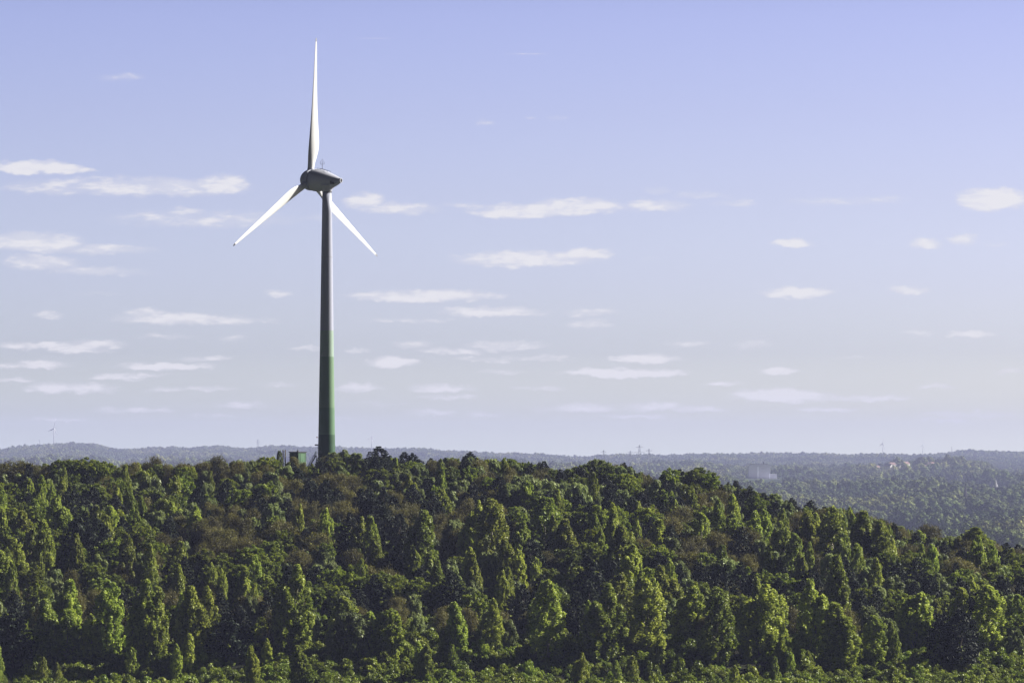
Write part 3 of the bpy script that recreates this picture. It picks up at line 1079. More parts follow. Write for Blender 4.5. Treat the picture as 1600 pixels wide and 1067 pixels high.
# the rest of the wood: jittered spacing, kinds in drifts, tops kept under the wood's outline
cand = []
for Y in np.arange(763, 992, 5.9):
    hw = 812 / F * Y + 8
    for X in np.arange(-hw, hw, 5.9):
        cand.append((X + random.uniform(-2.6, 2.6), Y + random.uniform(-2.6, 2.6)))
random.shuffle(cand)
oc = np.array(occ)
cnt = {k: 0 for k in GEN}
for r in PLACED:
    cnt[r[0]] += 1
for X, Y in cand:
    d2 = (oc[:, 0] - X) ** 2 + ((oc[:, 1] - Y)) ** 2
    if (d2 < (oc[:, 2] * .42) ** 2).any() or (X - base.x) ** 2 + (Y - base.y) ** 2 < 64:
        continue
    px = X / Y * F + 800
    if Y < 812 and random.random() < .38:
        continue
    if Y < 781 + 30 * float(vnoise(np.array([X / 13]), np.array([3.3]), 61)[0]) - (9 if px < 560 else 0):
        continue
    a = float(vnoise(np.array([X / 24]), np.array([Y / 24]), 31)[0])
    b_ = float(vnoise(np.array([X / 17 + 9]), np.array([Y / 17]), 47)[0])
    q = random.random()
    if a > .17:
        k = 'broadleaf' if q < .55 else 'poplar' if q < .75 else 'pine'
    elif a < -.17:
        k = 'brown' if q < .6 else 'willow' if q < .75 else 'pine'
    elif b_ > .12:
        k = 'pine' if q < .55 else 'broadleaf'
    else:
        k = random.choice(['broadleaf', 'broadleaf', 'brown', 'willow', 'poplar', 'poplar', 'pine'])
    if cnt[k] >= (258 if k == 'poplar' else 295):
        k = min(('broadleaf', 'brown', 'pine', 'willow'), key=lambda t_: cnt[t_])
    hr = {'poplar': (9, 13), 'broadleaf': (6.5, 9.5), 'willow': (6, 8.5), 'pine': (7, 11), 'brown': (6, 8.5), 'bush': (2.4, 3.6)}[k]
    h = random.uniform(*hr)
    lim = float(np.interp(px, SKYL[:, 0], SKYL[:, 1])) + random.uniform(0, 5)
    hmax = (CAMZ - (lim - 715) / F * Y) - gz(X, Y)
    if hmax < h:
        if hmax < 4.0:
            k = 'bush' if cnt['bush'] < 290 else k
        h = hmax
    if h < 1.6:
        continue
    w = {'poplar': h * random.uniform(.28, .42), 'broadleaf': h * .85, 'willow': h * .72, 'pine': h * .55, 'brown': h * .75, 'bush': h * 1.3}[k]
    if h < 5 and k != 'bush':
        w *= 1.25
    cnt[k] += 1
    plant(k, X, Y, h, w)
# row of bushes along the foot of the heap
for i in range(1000):
    Y = random.uniform(738, 796)
    X = random.uniform(-830, 830) / F * Y
    q = random.random()
    if random.random() < .5 + 1.2 * float(vnoise(np.array([X / 12]), np.array([Y / 12]), 63)[0]):
        continue
    k = 'bush' if q < .8 else 'broadleaf' if q < .86 else 'brown' if q < .93 else 'willow'
    if cnt[k] >= 298:
        continue
    h = random.uniform(1.6, 5.2) if k == 'bush' else random.uniform(3, 6.5)
    cnt[k] += 1
    plant(k, X, Y, h, h * random.uniform(.9, 1.5))
for i in range(40):
    Y = random.uniform(744, 776)
    X = random.uniform(-820, 820) / F * Y
    h = random.uniform(4.5, 9)
    if cnt['poplar'] < 298:
        cnt['poplar'] += 1
        plant('poplar', X, Y, h, h * random.uniform(.35, .5))
print('trees', cnt, len(PLACED))


# labels: landmark trees get an ordinal in their own stretch of the wood, the filling trees share one per stretch
def stretch(x, Y, y):
    cols = [(110, 'at far left'), (300, 'on left side'), (440, 'left of turbine'), (600, 'below turbine'), (800, 'right of turbine'), (960, 'at centre'),
            (1120, 'right of centre'), (1270, 'below power station'), (1420, 'on right shoulder'), (9999, 'at far right')]
    cname = next(n_ for lim_, n_ in cols if x < lim_)
    rname = 'on skyline' if Y > 945 else 'on upper slope' if Y > 890 else 'on middle slope' if Y > 825 else 'on lower slope' if Y > 778 else 'at hill foot'
    return rname + ' ' + cname


LOOK = {'poplar': 'slender pale green poplar', 'broadleaf': 'rounded leafy green tree', 'willow': 'silvery green willow', 'pine': 'very dark green pine',
        'brown': 'thin brownish budding tree', 'bush': 'low bright green bush'}
CAT = {'poplar': 'poplar', 'broadleaf': 'tree', 'willow': 'willow', 'pine': 'pine', 'brown': 'tree', 'bush': 'bush'}
UNITS = ['', 'first', 'second', 'third', 'fourth', 'fifth', 'sixth', 'seventh', 'eighth', 'ninth', 'tenth', 'eleventh', 'twelfth', 'thirteenth', 'fourteenth', 'fifteenth',
         'sixteenth', 'seventeenth', 'eighteenth', 'nineteenth']
TENS = {2: ('twentieth', 'twenty-'), 3: ('thirtieth', 'thirty-'), 4: ('fortieth', 'forty-'), 5: ('fiftieth', 'fifty-')}


def nth(i, n_):
    """place of item i of n_ counted from the left"""
    if n_ == 1:
        return ''
    if i == n_ - 1:
        return ', rightmost'
    k_ = i + 1
    w_ = UNITS[k_] if k_ < 20 else TENS[k_ // 10][0] if k_ % 10 == 0 else TENS[k_ // 10][1] + UNITS[k_ % 10]
    return ', leftmost' if i == 0 else ', ' + w_ + ' from left'


byz = {}
for kind, root, X, Y, h, w in PLACED:
    px, py = top_px(X, Y, h)
    byz.setdefault((kind, stretch(px, Y, py)), []).append((px, root))
for (kind, zone), lst in byz.items():
    lst.sort(key=lambda t_: t_[0])
    g = LOOK[kind] + ('es ' if kind == 'bush' else 's ') + zone
    for i, (px, root) in enumerate(lst):
        o_ = nth(i, len(lst))
        tag(root, LOOK[kind] + ' ' + zone + o_, CAT[kind], g)


# ------------------------------------------------------------------ stuff spread by geometry nodes
def scatter(name, pts, scl, sources, label, cat, zs=None, seed=1):
    """one object: copies of the source objects' meshes on the given points"""
    me = bpy.data.meshes.new(name)
    me.vertices.add(len(pts))
    me.vertices.foreach_set('co', np.asarray(pts, np.float32).ravel())
    a = me.attributes.new('size', 'FLOAT_VECTOR', 'POINT')
    a.data.foreach_set('vector', np.asarray(scl, np.float32).ravel())
    a = me.attributes.new('turn', 'FLOAT_VECTOR', 'POINT')
    a.data.foreach_set('vector', np.stack([np.zeros(len(pts)), np.zeros(len(pts)), rng.uniform(0, 6.28, len(pts))], 1).astype(np.float32).ravel())
    a = me.attributes.new('pick', 'INT', 'POINT')
    a.data.foreach_set('value', rng.integers(0, len(sources), len(pts)).astype(np.int32))
    o = bpy.data.objects.new(name, me)
    col.objects.link(o)
    ng = bpy.data.node_groups.new(name, 'GeometryNodeTree')
    ng.interface.new_socket('Geometry', in_out='INPUT', socket_type='NodeSocketGeometry')
    ng.interface.new_socket('Geometry', in_out='OUTPUT', socket_type='NodeSocketGeometry')
    gi, gout = ng.nodes.new('NodeGroupInput'), ng.nodes.new('NodeGroupOutput')
    iop = ng.nodes.new('GeometryNodeInstanceOnPoints')
    g2i = ng.nodes.new('GeometryNodeGeometryToInstance')
    for s in reversed(sources):
        oi = ng.nodes.new('GeometryNodeObjectInfo')
        oi.transform_space = 'ORIGINAL'
        oi.inputs['Object'].default_value = s
        ng.links.new(oi.outputs['Geometry'], g2i.inputs[0])
    ng.links.new(gi.outputs[0], iop.inputs['Points'])
    ng.links.new(g2i.outputs[0], iop.inputs['Instance'])
    iop.inputs['Pick Instance'].default_value = True
    for nm, sock, ty in (('size', 'Scale', 'FLOAT_VECTOR'), ('turn', 'Rotation', 'FLOAT_VECTOR'), ('pick', 'Instance Index', 'INT')):
        na = ng.nodes.new('GeometryNodeInputNamedAttribute')
        na.data_type = ty
        na.inputs['Name'].default_value = nm
        ng.links.new(na.outputs[0], iop.inputs[sock])
    ng.links.new(iop.outputs[0], gout.inputs[0])
    md = o.modifiers.new('scatter', 'NODES')
    md.node_group = ng
    tag(o, label, cat, kind='stuff')
    return o


# undergrowth on the heap
seen, src = set(), []
for kind, root, X, Y, h, w in PLACED:
    if kind == 'bush':
        c_ = root.children[0]
        if c_.data.name not in seen:
            seen.add(c_.data.name)
            src.append(c_)
n = 15500
ux, uy = rng.uniform(-1, 1, n), np.concatenate([rng.uniform(700, 1000, n - 4500), rng.uniform(732, 800, 4500)])
ux = ux * (840 / F * uy + 25)
keep = ((ux - base.x) ** 2 + (uy - base.y) ** 2 > 36) & ~((uy > 955) & (np.abs(ux / uy * F + 800 - 470) < 60) & (uy > 962))
ux, uy = ux[keep], uy[keep]
sc_ = rng.uniform(.45, .95, len(ux)) * np.where(uy < 785, np.clip(.85 + vnoise(ux / 9, uy / 7, 57) * 1.7, .5, 1.6), 1)
uz = ground(ux, uy) - .3
lim = CAMZ - (np.interp(ux / uy * F + 800, SKYL[:, 0], SKYL[:, 1]) - 715) / F * uy
sc_ = np.minimum(sc_, np.maximum(.15, (lim - uz) / 3.4))
scatter('undergrowth', np.stack([ux, uy, uz], 1), np.stack([sc_ * 1.2, sc_ * 1.2, sc_], 1), src,
        'dense low green undergrowth covering the ground between the trees of the hill', 'undergrowth')


# ------------------------------------------------------------------ the wooded plain
def gen_far(column=False):
    C_, Rd = [], []
    for i in range(15):
        d = Vector((random.gauss(0, 1), random.gauss(0, 1), random.gauss(.2, .8))).normalized()
        if column:
            C_.append((d.x * .9, d.y * .9, random.uniform(1, 11)))
            Rd.append(random.uniform(.8, 1.4))
        else:
            C_.append((d.x * 3.6, d.y * 3.6, 5.2 + d.z * 3.4))
            Rd.append(random.uniform(1.3, 2.4))
    return clumps_to_leaves(np.array(C_), np.array(Rd), 60, 1.0 if not column else .8, 1.0 if not column else 1.5, 3.0)


def solid_core(col_=False):
    pass


FARP = [np_mesh('field_tree', *(lambda q: (q[0], q[1]))(g_), LEAF['far'], False, g_[2]) for g_ in [gen_far() for _ in range(5)]]
COLP = [np_mesh('column_tree', g_[0], g_[1], LEAF['pine'], False, g_[2]) for g_ in [gen_far(True) for _ in range(3)]]


def far_pts(y0, y1, pxlo, pxhi, spacing):
    out = []
    Y = y0
    while Y < y1:
        s = spacing(Y)
        X = (pxlo - 800) / F * Y
        while X < (pxhi - 800) / F * Y:
            out.append((X + random.uniform(-.5, .5) * s, Y + random.uniform(-.5, .5) * s * 1.3, s))
            X += s
        Y += s * 1.3
    return np.array(out)


SITES = []   # px, Y, half width in px of clearings


def clear_site(px, Y, hw, dy):
    SITES.append((px, Y, hw, dy))


POWER = (1186, 7000)
clear_site(1186, 6550, 44, 620)
for s in ((1508, 4850, 8, 330), (1555, 5850, 9, 170), (1416, 5500, 7, 150), (1455, 4580, 50, 60), (1400, 7900, 34, 600), (1465, 7950, 26, 600)):
    clear_site(*s)

A = far_pts(3300, 9800, 1020, 1700, lambda Y: 13.5 + (Y - 3300) / 6500 * 4)
px = A[:, 0] / A[:, 1] * F + 800
dens = vnoise(A[:, 0] / 260, A[:, 1] / 420, 71) + .5 * vnoise(A[:, 0] / 90, A[:, 1] / 130, 72)
fields = vnoise(A[:, 0] / 130, A[:, 1] / 800, 73)
keep = (dens > -.30) & (fields > -.27)
for sx, sY, hw, dy in SITES:
    inside = (np.abs(px - sx) < hw) & (np.abs(A[:, 1] - sY) < dy)
    keep &= ~(inside & (rng.uniform(size=len(A)) < (1 if sY not in (7900, 7950) else .88)))
A = A[keep]
B = far_pts(7600, 14100, -60, 1040, lambda Y: 17)
C2 = far_pts(9800, 14200, 1040, 1680, lambda Y: 17)
Bd = vnoise(B[:, 0] / 500, B[:, 1] / 260, 81)
B = B[((Bd > -.16) & (np.abs(B[:, 1] - 11200) > 420)) | (B[:, 1] > 13600)]
C2 = C2[(C2[:, 1] > 11000) | (C2[:, 1] < 9900)]
D_ = far_pts(14200, 14800, -60, 1680, lambda Y: 19)
ALL = np.concatenate([A, B, C2, D_])
# the three hundred nearest are trees of their own
order = np.argsort(ALL[:, 1])
vis = ALL[order]
pv = vis[:, 0] / vis[:, 1] * F + 800
zv = ground(vis[:, 0], vis[:, 1])
yv = 715 - (zv + 8 - CAMZ) / vis[:, 1] * F
sk = np.interp(pv, SKYL[:, 0], SKYL[:, 1])
ok = (pv > 1100) & (pv < 1605) & (yv < sk + 3)
ind = np.where(ok)[0][:280]
indset = np.zeros(len(vis), bool)
indset[ind] = True
near_src = []
fcell = {}
for j, i in enumerate(ind):
    X, Y, s = vis[i]
    me = FARP[random.randrange(5)]
    o = bpy.data.objects.new('field_tree', me)
    col.objects.link(o)
    k = s / 8.6 * random.uniform(.75, 1.35)
    o.location = (X, Y, zv[i] - .5)
    o.scale = (k, k, k * random.uniform(.85, 1.25))
    o.rotation_euler = (0, 0, random.uniform(0, 6.28))
    zone_ = 'by the right edge' if pv[i] > 1570 else 'right of needle spire' if pv[i] > 1525 else 'right of factory roofs' if pv[i] > 1490 else 'before factory roofs' if pv[i] > 1410 else 'left of factory roofs'
    band = ['nearest band', 'second band', 'third band', 'fourth band', 'fifth band', 'farthest band'][min(5, int(6 * j / len(ind)))]
    fcell.setdefault((band, zone_), []).append((pv[i], o))
    if me.name not in [q.data.name for q in near_src]:
        near_src.append(o)
for (band, zone_), lst in fcell.items():
    lst.sort(key=lambda t_: t_[0])
    for i, (_, o) in enumerate(lst):
        tag(o, 'round hazy tree on the plain, ' + band + ', ' + zone_ + nth(i, len(lst)), 'tree', 'round trees of the plain, ' + band + ' ' + zone_)
rest = vis[~indset]
zr = ground(rest[:, 0], rest[:, 1]) - .5
k = rest[:, 2] / 8.6 * rng.uniform(.7, 1.3, len(rest))
big = vnoise(rest[:, 0] / 110, rest[:, 1] / 600, 91) * 2
k = k * np.clip(1 + big * .55, .6, 1.4)
k = k * np.where((np.abs(rest[:, 1] - 9420) < 130) & (rest[:, 0] > 600), 1.15, 1)
k = k * np.where(rest[:, 1] > 9700, .7, 1)
scatter('distant_woodland', np.stack([rest[:, 0], rest[:, 1], zr], 1), np.stack([k, k, k * rng.uniform(.8, 1.15, len(rest))], 1), near_src,
        'bluish hazy woodland covering the plain and the ridges to the horizon', 'woodland')
print('far', len(rest), len(ind))

# dark columnar trees in a row on the plain
xs_ = [1378, 1386, 1392, 1398, 1404, 1409, 1414, 1420, 1426, 1433, 1438, 1449, 1455, 1462, 1470, 1480]
for j, x in enumerate(xs_):
    Y = 4950 + random.uniform(-90, 90)
    X = (x - 800) / F * Y
    o = bpy.data.objects.new('columnar_tree', COLP[j % 3])
    col.objects.link(o)
    o.location = (X, Y, gz(X, Y))
    s = random.uniform(1.0, 1.35)
    o.scale = (s, s, s * 1.75)
    tag(o, 'dark narrow tree in the hazy row beyond the factory' + nth(j, len(xs_)), 'tree', 'row of dark narrow trees on the plain')

# ------------------------------------------------------------------ far buildings
M_CONC = mat('pale_concrete', (.46, .47, .55), .8, .06, .05)
M_CLAD = mat('pale_blue_cladding', (.70, .72, .82), .7, .05, .05)
M_SLATE = mat('dark_slate', (.012, .012, .014), .7, .2, .5)
M_STONE = mat('dark_sandstone', (.10, .09, .08), .85, .2, .4)
M_STONEP = mat('grey_copper_roof', (.30, .31, .33), .7, .15, .5)
M_RENDER = mat('white_render', (.52, .51, .50), .8, .05, .3)
M_TILE = mat('red_roof_tile', (.15, .085, .07), .8, .2, .5)
M_GREYR = mat('grey_roof', (.14, .14, .15), .8, .2, .5)
M_WIN = mat('dark_window_glass', (.03, .035, .045), .15, .2, 1, spec=.6)

# power station
Y = POWER[1]
p = at(1186, 764, Y)
ps = empty('power_station', (p.x, Y, gz(p.x, Y) - 1))
tag(ps, 'huge pale boiler house block of a power station standing in the haze of the plain', 'power station')
z0 = ps.location.z


def zz(y, Y_=Y):
    return at(1186, y, Y_).z - z0


u = Y / F
mb = MB()
hT = zz(725.5)
# tall block with chamfered top corners (extruded outline)
wl, wr = (1169 - 1186) * u, (1203 - 1186) * u
pr = [(wl, 0), (wr, 0), (wr, hT * .93), (wr - 4, hT), (wl + 5, hT), (wl, hT * .94)]
dp = 34
v = [(a, -dp / 2, b_) for a, b_ in pr] + [(a, dp / 2, b_) for a, b_ in pr]
n6 = len(pr)
mb.add(v, [tuple(range(n6)), tuple(range(2 * n6 - 1, n6 - 1, -1))] + [(i, i + n6, (i + 1) % n6 + n6, (i + 1) % n6) for i in range(n6)])
blk = mb.build('boiler_house', M_CONC, ps)
mb = MB()
mb.box(((wl + wr) / 2, 0, hT + .6), (wr - wl - 10, dp - 3, 1.0))
mb.build('roof_edge', M_GREYR, blk)
mb = MB()
mb.box(((wl + wr) / 2 - 3, -dp / 2 - .4, hT * .5), (3, .8, hT * .86))
mb.box((wr - 1.6, -dp / 2 - .5, hT * .42), (1.6, 1.0, hT * .5))
mb.build('facade_pilaster', M_CLAD, blk)
mb = MB()
mb.bar(((1193 - 1186) * u, 0, hT), ((1193 - 1186) * u, 0, zz(721.5)), 1.0, 8)
mb.build('roof_stack', M_SLATE, blk)
mb = MB()
hw_ = zz(747.5)
mb.box((((1152 + 1218) / 2 - 1186) * u, -dp / 2 - 12, hw_ / 2), ((1218 - 1152) * u, 22, hw_))
hall = mb.build('turbine_hall', M_CLAD, ps)
mb = MB()
for k in range(9):
    mb.box(((1152 - 1186) * u + 4 + k * 8.5, -dp / 2 - 23.1, hw_ * .6), (4.5, .3, hw_ * .25))
mb.build('window', M_WIN, hall)
mb = MB()
mb.box((((1200 + 1216) / 2 - 1186) * u, -dp / 2 + 10, hw_ * .6 + 4), (12, 16, hw_ * 1.2))
mb.build('annexe', M_CONC, ps)


def church(x, ytop, ybase, Y, label, wt, spire_frac, stone, roofm, nave=True, pinn=False):
    X = (x - 800) / F * Y
    z0_ = gz(X, Y) - .5
    H_ = at(x, ytop, Y).z - z0_
    c_ = empty('church', (X, Y, z0_))
    tag(c_, label, 'church')
    hs = H_ * (1 - spire_frac)
    m_ = MB()
    m_.box((0, 0, hs / 2), (wt, wt, hs))
    m_.box((0, 0, hs + .3), (wt + .8, wt + .8, .6))
    tw_ = m_.build('tower', stone, c_)
    m_ = MB()
    m_.lathe([(hs + .6, wt * .62), (hs + (H_ - hs) * .12, wt * .46), (hs + (H_ - hs) * .97, .12), (H_, .1)], 8, smooth=False)
    m_.build('spire', roofm, tw_)
    m_ = MB()
    for s in (-1, 1):
        m_.box((s * wt * .2, -wt / 2 - .1, hs * .78), (wt * .16, .3, hs * .18))
    m_.build('belfry_opening', M_BLACK, tw_)
    if pinn:
        m_ = MB()
        for a in (-1, 1):
            for b__ in (-1, 1):
                m_.lathe([(hs, wt * .12), (hs + H_ * .12, .1)], 6, T=Matrix.Translation((a * wt * .42, b__ * wt * .42, 0)))
        m_.build('pinnacles', roofm, tw_)
    # nave with pitched roof behind the tower
    m_ = MB()
    L_, W_, E_ = wt * 4, wt * 1.9, hs * .42
    m_.box((wt * .2, wt / 2 + L_ / 2, E_ / 2), (W_, L_, E_))
    nv = m_.build('nave', stone, c_)
    m_ = MB()
    x0, x1, y0_, y1_ = wt * .2 - W_ / 2 - .4, wt * .2 + W_ / 2 + .4, wt / 2 + .02, wt / 2 + L_ + .4
    zr_ = E_ + W_ * .75
    m_.add([(x0, y0_, E_ + .02), (x1, y0_, E_ + .02), (wt * .2, y0_, zr_), (x0, y1_, E_ + .02), (x1, y1_, E_ + .02), (wt * .2, y1_, zr_)],
           [(0, 1, 2), (5, 4, 3), (0, 2, 5, 3), (1, 4, 5, 2), (0, 3, 4, 1)])
    m_.build('roof', roofm, nv)
    return c_


church(1508, 756.5, 803, 5000, 'church with a tall dark needle-sharp spire rising from dark trees', 9.0, .66, M_STONE, M_SLATE)
church(1555, 746.5, 780, 5900, 'church with a square tower, corner pinnacles and pale lit pointed spire at right', 7.5, .50, M_STONE, M_STONEP, pinn=True)
church(1416, 766, 793, 5500, 'church with a slim dark spire, leftmost of the three churches', 6.5, .5, M_STONE, M_SLATE)


def house_proto(kind_):
    h_ = empty('house', (0, 0, 0))
    w_, l_, e_ = [(9, 12, 6), (8, 10, 5), (11, 18, 9)][kind_]
    m_ = MB()
    m_.box((0, 0, e_ / 2), (l_, w_, e_))
    # gables
    m_.add([(-l_ / 2, -w_ / 2, e_), (-l_ / 2, w_ / 2, e_), (-l_ / 2, 0, e_ + w_ * .38), (l_ / 2, -w_ / 2, e_), (l_ / 2, w_ / 2, e_), (l_ / 2, 0, e_ + w_ * .38)],
           [(0, 2, 1), (3, 4, 5)])
    wl_ = m_.build('wall', M_RENDER, h_)
    m_ = MB()
    a, o_ = l_ / 2 + .4, w_ / 2 + .5
    rh = e_ + w_ * .38
    for s in (-1, 1):
        m_.add([(-a, s * o_, e_ - .3), (a, s * o_, e_ - .3), (a, 0, rh + .1), (-a, 0, rh + .1), (-a, s * o_, e_ + .0), (a, s * o_, e_ + .0), (a, 0, rh + .4), (-a, 0, rh + .4)],
               [(0, 1, 2, 3), (7, 6, 5, 4), (0, 4, 5, 1), (1, 5, 6, 2), (3, 7, 4, 0)])
    rf = m_.build('roof', [M_TILE, M_GREYR, M_TILE][kind_], h_)
    m_ = MB()
    m_.box((l_ * .2, w_ * .15, rh + .4), (.9, .9, 1.8))
    m_.build('chimney', M_STONE, rf)
    for k_ in range(3):
        for z_ in ([1.6, 4.3] if e_ < 8 else [1.6, 4.4, 7.2]):
            m_ = MB()
            m_.box((-l_ * .32 + k_ * l_ * .32, -w_ / 2 - .04, z_), (1.3, .12, 1.5))
            m_.build('window', M_WIN, wl_)
    return h_


HS = [house_proto(k) for k in range(3)]
vill = [(1370, 8300), (1378, 8500), (1388, 8250), (1393, 8350), (1397, 8050), (1401, 8150), (1404, 8300), (1408, 8100), (1412, 8200), (1415, 8350), (1420, 8450),
        (1384, 8100), (1446, 8200), (1452, 8050), (1456, 8300), (1459, 8120), (1463, 8220), (1467, 8400), (1471, 8500), (1474, 8560), (1477, 8470), (1481, 8620),
        (1450, 8380), (1440, 8450), (1488, 8650), (1515, 8700), (1350, 8450), (1438, 5150), (1489, 5100), (1330, 8500), (1133, 7300), (1130, 7200), (1590, 6600)]
vill.sort()
rank = {1: [], 2: []}
for x, Y in vill:
    if Y > 7900:
        rank[1 if x < 1430 else 2].append(x)
for j, (x, Y) in enumerate(vill):
    o = HS[j] if j < 3 else copy_tree(HS[random.randrange(3)])
    X = (x - 800) / F * Y
    o.location = (X, Y, gz(X, Y) + (2 if Y > 7900 else 0))
    o.rotation_euler = (0, 0, random.choice([.8, 1.0, 1.15, .9, -.7]) + random.uniform(-.15, .15))
    if Y > 7900:
        side_ = 'left cluster of the village' if x < 1430 else 'right cluster of the village'
        rk = rank[1 if x < 1430 else 2]
        tag(o, 'white house in the ' + side_ + nth(rk.index(x), len(rk)), 'house', 'houses in the ' + side_)
    else:
        lb = {1438: 'small house with reddish roof left of the needle spire', 1489: 'small white house just left of the needle spire church', 1133: 'pale house left of the power station, its right neighbour close by',
              1130: 'pale house leftmost beside the power station', 1590: 'pale house at the far right edge of the plain'}[x]
        tag(o, lb, 'house', 'single houses on the plain')

# factory roofs
fx = (1462 - 800) / F * 4600
fc = empty('factory_building', (fx, 4600, gz(fx, 4600)))
tag(fc, 'long low dark factory hall with flat roofs among the trees of the plain', 'factory')
for k, (a, b_, hh, nm) in enumerate(((-44, 30, 8, 'long_hall'), (2, 16, 13, 'tower_block'), (30, 46, 9, 'end_hall'))):
    mb = MB()
    yk = -9.5 if k == 1 else 0
    mb.box(((a + b_) / 2 * .766, yk, hh / 2), ((b_ - a) * .766 - .05, 18, hh))
    p_ = mb.build(nm, mat('dark_brick', (.06, .05, .055), .8, .2, .3), fc)
    mb = MB()
    mb.box(((a + b_) / 2 * .766, yk, hh + .3), ((b_ - a) * .766 - .2, 17.6, .5))
    mb.build('roof', M_GREYR, p_)
mb = MB()
for k in range(6):
    mb.box((-30 + k * 7.5, -9.05, 4.5), (4.5, .15, 1.8))
mb.build('window', M_CLAD, fc.children[0])


# ------------------------------------------------------------------ far turbines and masts
def far_turbine():
    r_ = empty('distant_wind_turbine', (0, 0, 0))
    m_ = MB()
    m_.lathe([(0, 2.4), (60, 1.4)], 12)
    m_.build('tower', M_WHITE, r_)
    m_ = MB()
    m_.lathe([(-5, .8), (-2, 2.2), (1.5, 2.4), (3, 1.2), (3.6, .2)], 12, T=Matrix.Translation((0, 0, 61.5)) @ Matrix.Rotation(R(90), 4, 'X'))
    m_.build('nacelle', M_WHITE, r_)
    for k_ in range(3):
        a = R(15 + 120 * k_)
        m_ = MB()
        d_ = Vector((math.sin(a), 0, math.cos(a)))
        t_ = Vector((math.cos(a), 0, -math.sin(a)))
        c0 = Vector((0, -2.6, 61.5))
        pts = [(0, .8), (6, 1.7), (20, 1.0), (33, .35)]
        v_ = []
        for q_, w_ in pts:
            for s, dy in ((-w_, 0), (0, -.45), (w_, 0), (0, .45)):
                v_.append(c0 + d_ * q_ + t_ * s + Vector((0, dy, 0)))
        m_.add(v_, [(k2 * 4 + i, k2 * 4 + (i + 1) % 4, k2 * 4 + 4 + (i + 1) % 4, k2 * 4 + 4 + i) for k2 in range(3) for i in range(4)] + [(12, 13, 14, 15)], 0, True)
        m_.build('blade', M_WHITE, r_)
    return r_


FT = far_turbine()
fts = [(84.5, 669.5, 13700, .2, 'distant wind turbine above the ridge at the far left'), (581, 683, 13600, .8, 'distant wind turbine right behind the big tower, small above the trees'),
       (1379, 693, 13900, .1, 'distant wind turbine on the right ridge, left one of the two'), (1441.5, 695.5, 13900, .5, 'distant wind turbine on the right ridge, right one of the two')]
for j, (x, yh, Y, a, lb) in enumerate(fts):
    o = FT if j == 0 else copy_tree(FT)
    X = (x - 800) / F * Y
    z_ = gz(X, Y)
    s = (at(x, yh, Y).z - z_) / 61.5
    o.location = (X, Y, z_)
    sb = .42 if j > 1 else .68
    o.scale = (sb, sb, s)
    o.rotation_euler = (0, 0, a)
    tag(o, lb, 'wind turbine', 'distant wind turbines on the horizon')


def pylon(hh, w_):
    m_ = MB()
    c = [(-1, -1), (1, -1), (1, 1), (-1, 1)]
    lv = 7
    for a, b__ in c:
        m_.bar((a * w_, b__ * w_, 0), (a * w_ * .12, b__ * w_ * .12, hh), .26, 4, smooth=False)
    for k_ in range(lv):
        q0, q1 = k_ / lv, (k_ + 1) / lv
        s0, s1 = w_ * (1 - .88 * q0), w_ * (1 - .88 * q1)
        for i in range(4):
            a, b__ = c[i], c[(i + 1) % 4]
            m_.bar((a[0] * s0, a[1] * s0, hh * q0), (b__[0] * s1, b__[1] * s1, hh * q1), .11, 4, smooth=False)
            m_.bar((b__[0] * s0, b__[1] * s0, hh * q0), (a[0] * s1, a[1] * s1, hh * q1), .11, 4, smooth=False)
    return m_


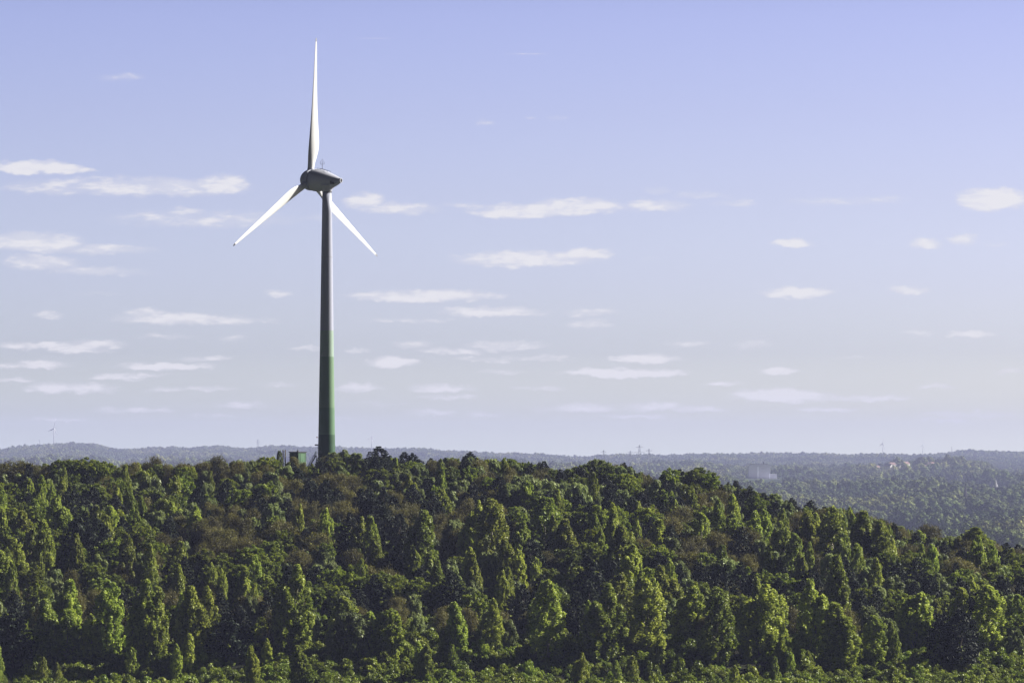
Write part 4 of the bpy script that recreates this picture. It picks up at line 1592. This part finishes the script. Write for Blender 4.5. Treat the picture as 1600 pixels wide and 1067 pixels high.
def pylon_thing(x, ytop, Y, arms, lb):
    X = (x - 800) / F * Y
    z_ = gz(X, Y)
    hh = at(x, ytop, Y).z - z_
    r_ = empty('power_pylon' if arms else 'radio_mast', (X, Y, z_), .15)
    tag(r_, lb, 'pylon' if arms else 'mast', 'masts and pylons on the horizon')
    pylon(hh, hh * .09 if arms else hh * .035).build('lattice', M_STEEL, r_)
    for q_, w_ in arms:
        m_ = MB()
        m_.bar((-w_ * hh, 0, hh * q_), (0, 0, hh * q_ + hh * .03), .24, 4)
        m_.bar((w_ * hh, 0, hh * q_), (0, 0, hh * q_ + hh * .03), .24, 4)
        m_.bar((-w_ * hh, 0, hh * q_), (w_ * hh, 0, hh * q_), .24, 4)
        m_.build('cross_arm', M_STEEL, r_)
    if not arms:
        m_ = MB()
        m_.bar((0, 0, hh * .85), (0, 0, hh * .93), 1.3, 8)
        m_.build('antenna', M_WHITE, r_)


AR = [(.92, .13), (.74, .20), (.6, .16)]
for x, y, Y, ar, lb in ((999, 695, 9300, AR, 'tall lattice pylon with cross arms, biggest of those above the middle ridge'), (1014, 701, 9400, AR, 'lattice pylon just right of the biggest pylon'),
                        (943, 703, 9400, AR, 'lattice pylon left of the biggest pylon, above the willows'), (985, 704, 9500, AR, 'faint small pylon just left of the biggest pylon'),
                        (62, 686, 13700, [], 'thin radio mast left of the distant turbine at far left'), (403, 686, 13700, AR, 'faint pylon on the ridge left of the big turbine tower'),
                        (1487, 697, 13300, [], 'thin pale radio mast on the right ridge'), (32, 695, 13900, AR, 'faint pylon at the far left end of the ridge'),
                        (117, 704, 9300, AR, 'hazy pylon in front of the left ridge, right of the distant turbine'), (32.5, 705, 9200, AR, 'hazy pylon low in front of the far left ridge')):
    pylon_thing(x, y, Y, ar, lb)

# ------------------------------------------------------------------ haze
mb = MB()
mb.box((0, 10050, 127), (2 * 8400, 21000, 290))
M_HAZE = bpy.data.materials.new('haze')
M_HAZE.use_nodes = True
t = M_HAZE.node_tree
t.nodes.remove(t.nodes['Principled BSDF'])
pv_ = t.nodes.new('ShaderNodeVolumePrincipled')
pv_.inputs['Color'].default_value = (.55, .61, 1.0, 1)
pv_.inputs['Density'].default_value = 4.6e-5
pv_.inputs['Anisotropy'].default_value = 0.0
t.links.new(pv_.outputs[0], t.nodes['Material Output'].inputs['Volume'])
hz = mb.build('haze', M_HAZE)
tag(hz, 'thin bluish haze hanging over the plain and the ridges', 'haze', kind='stuff')
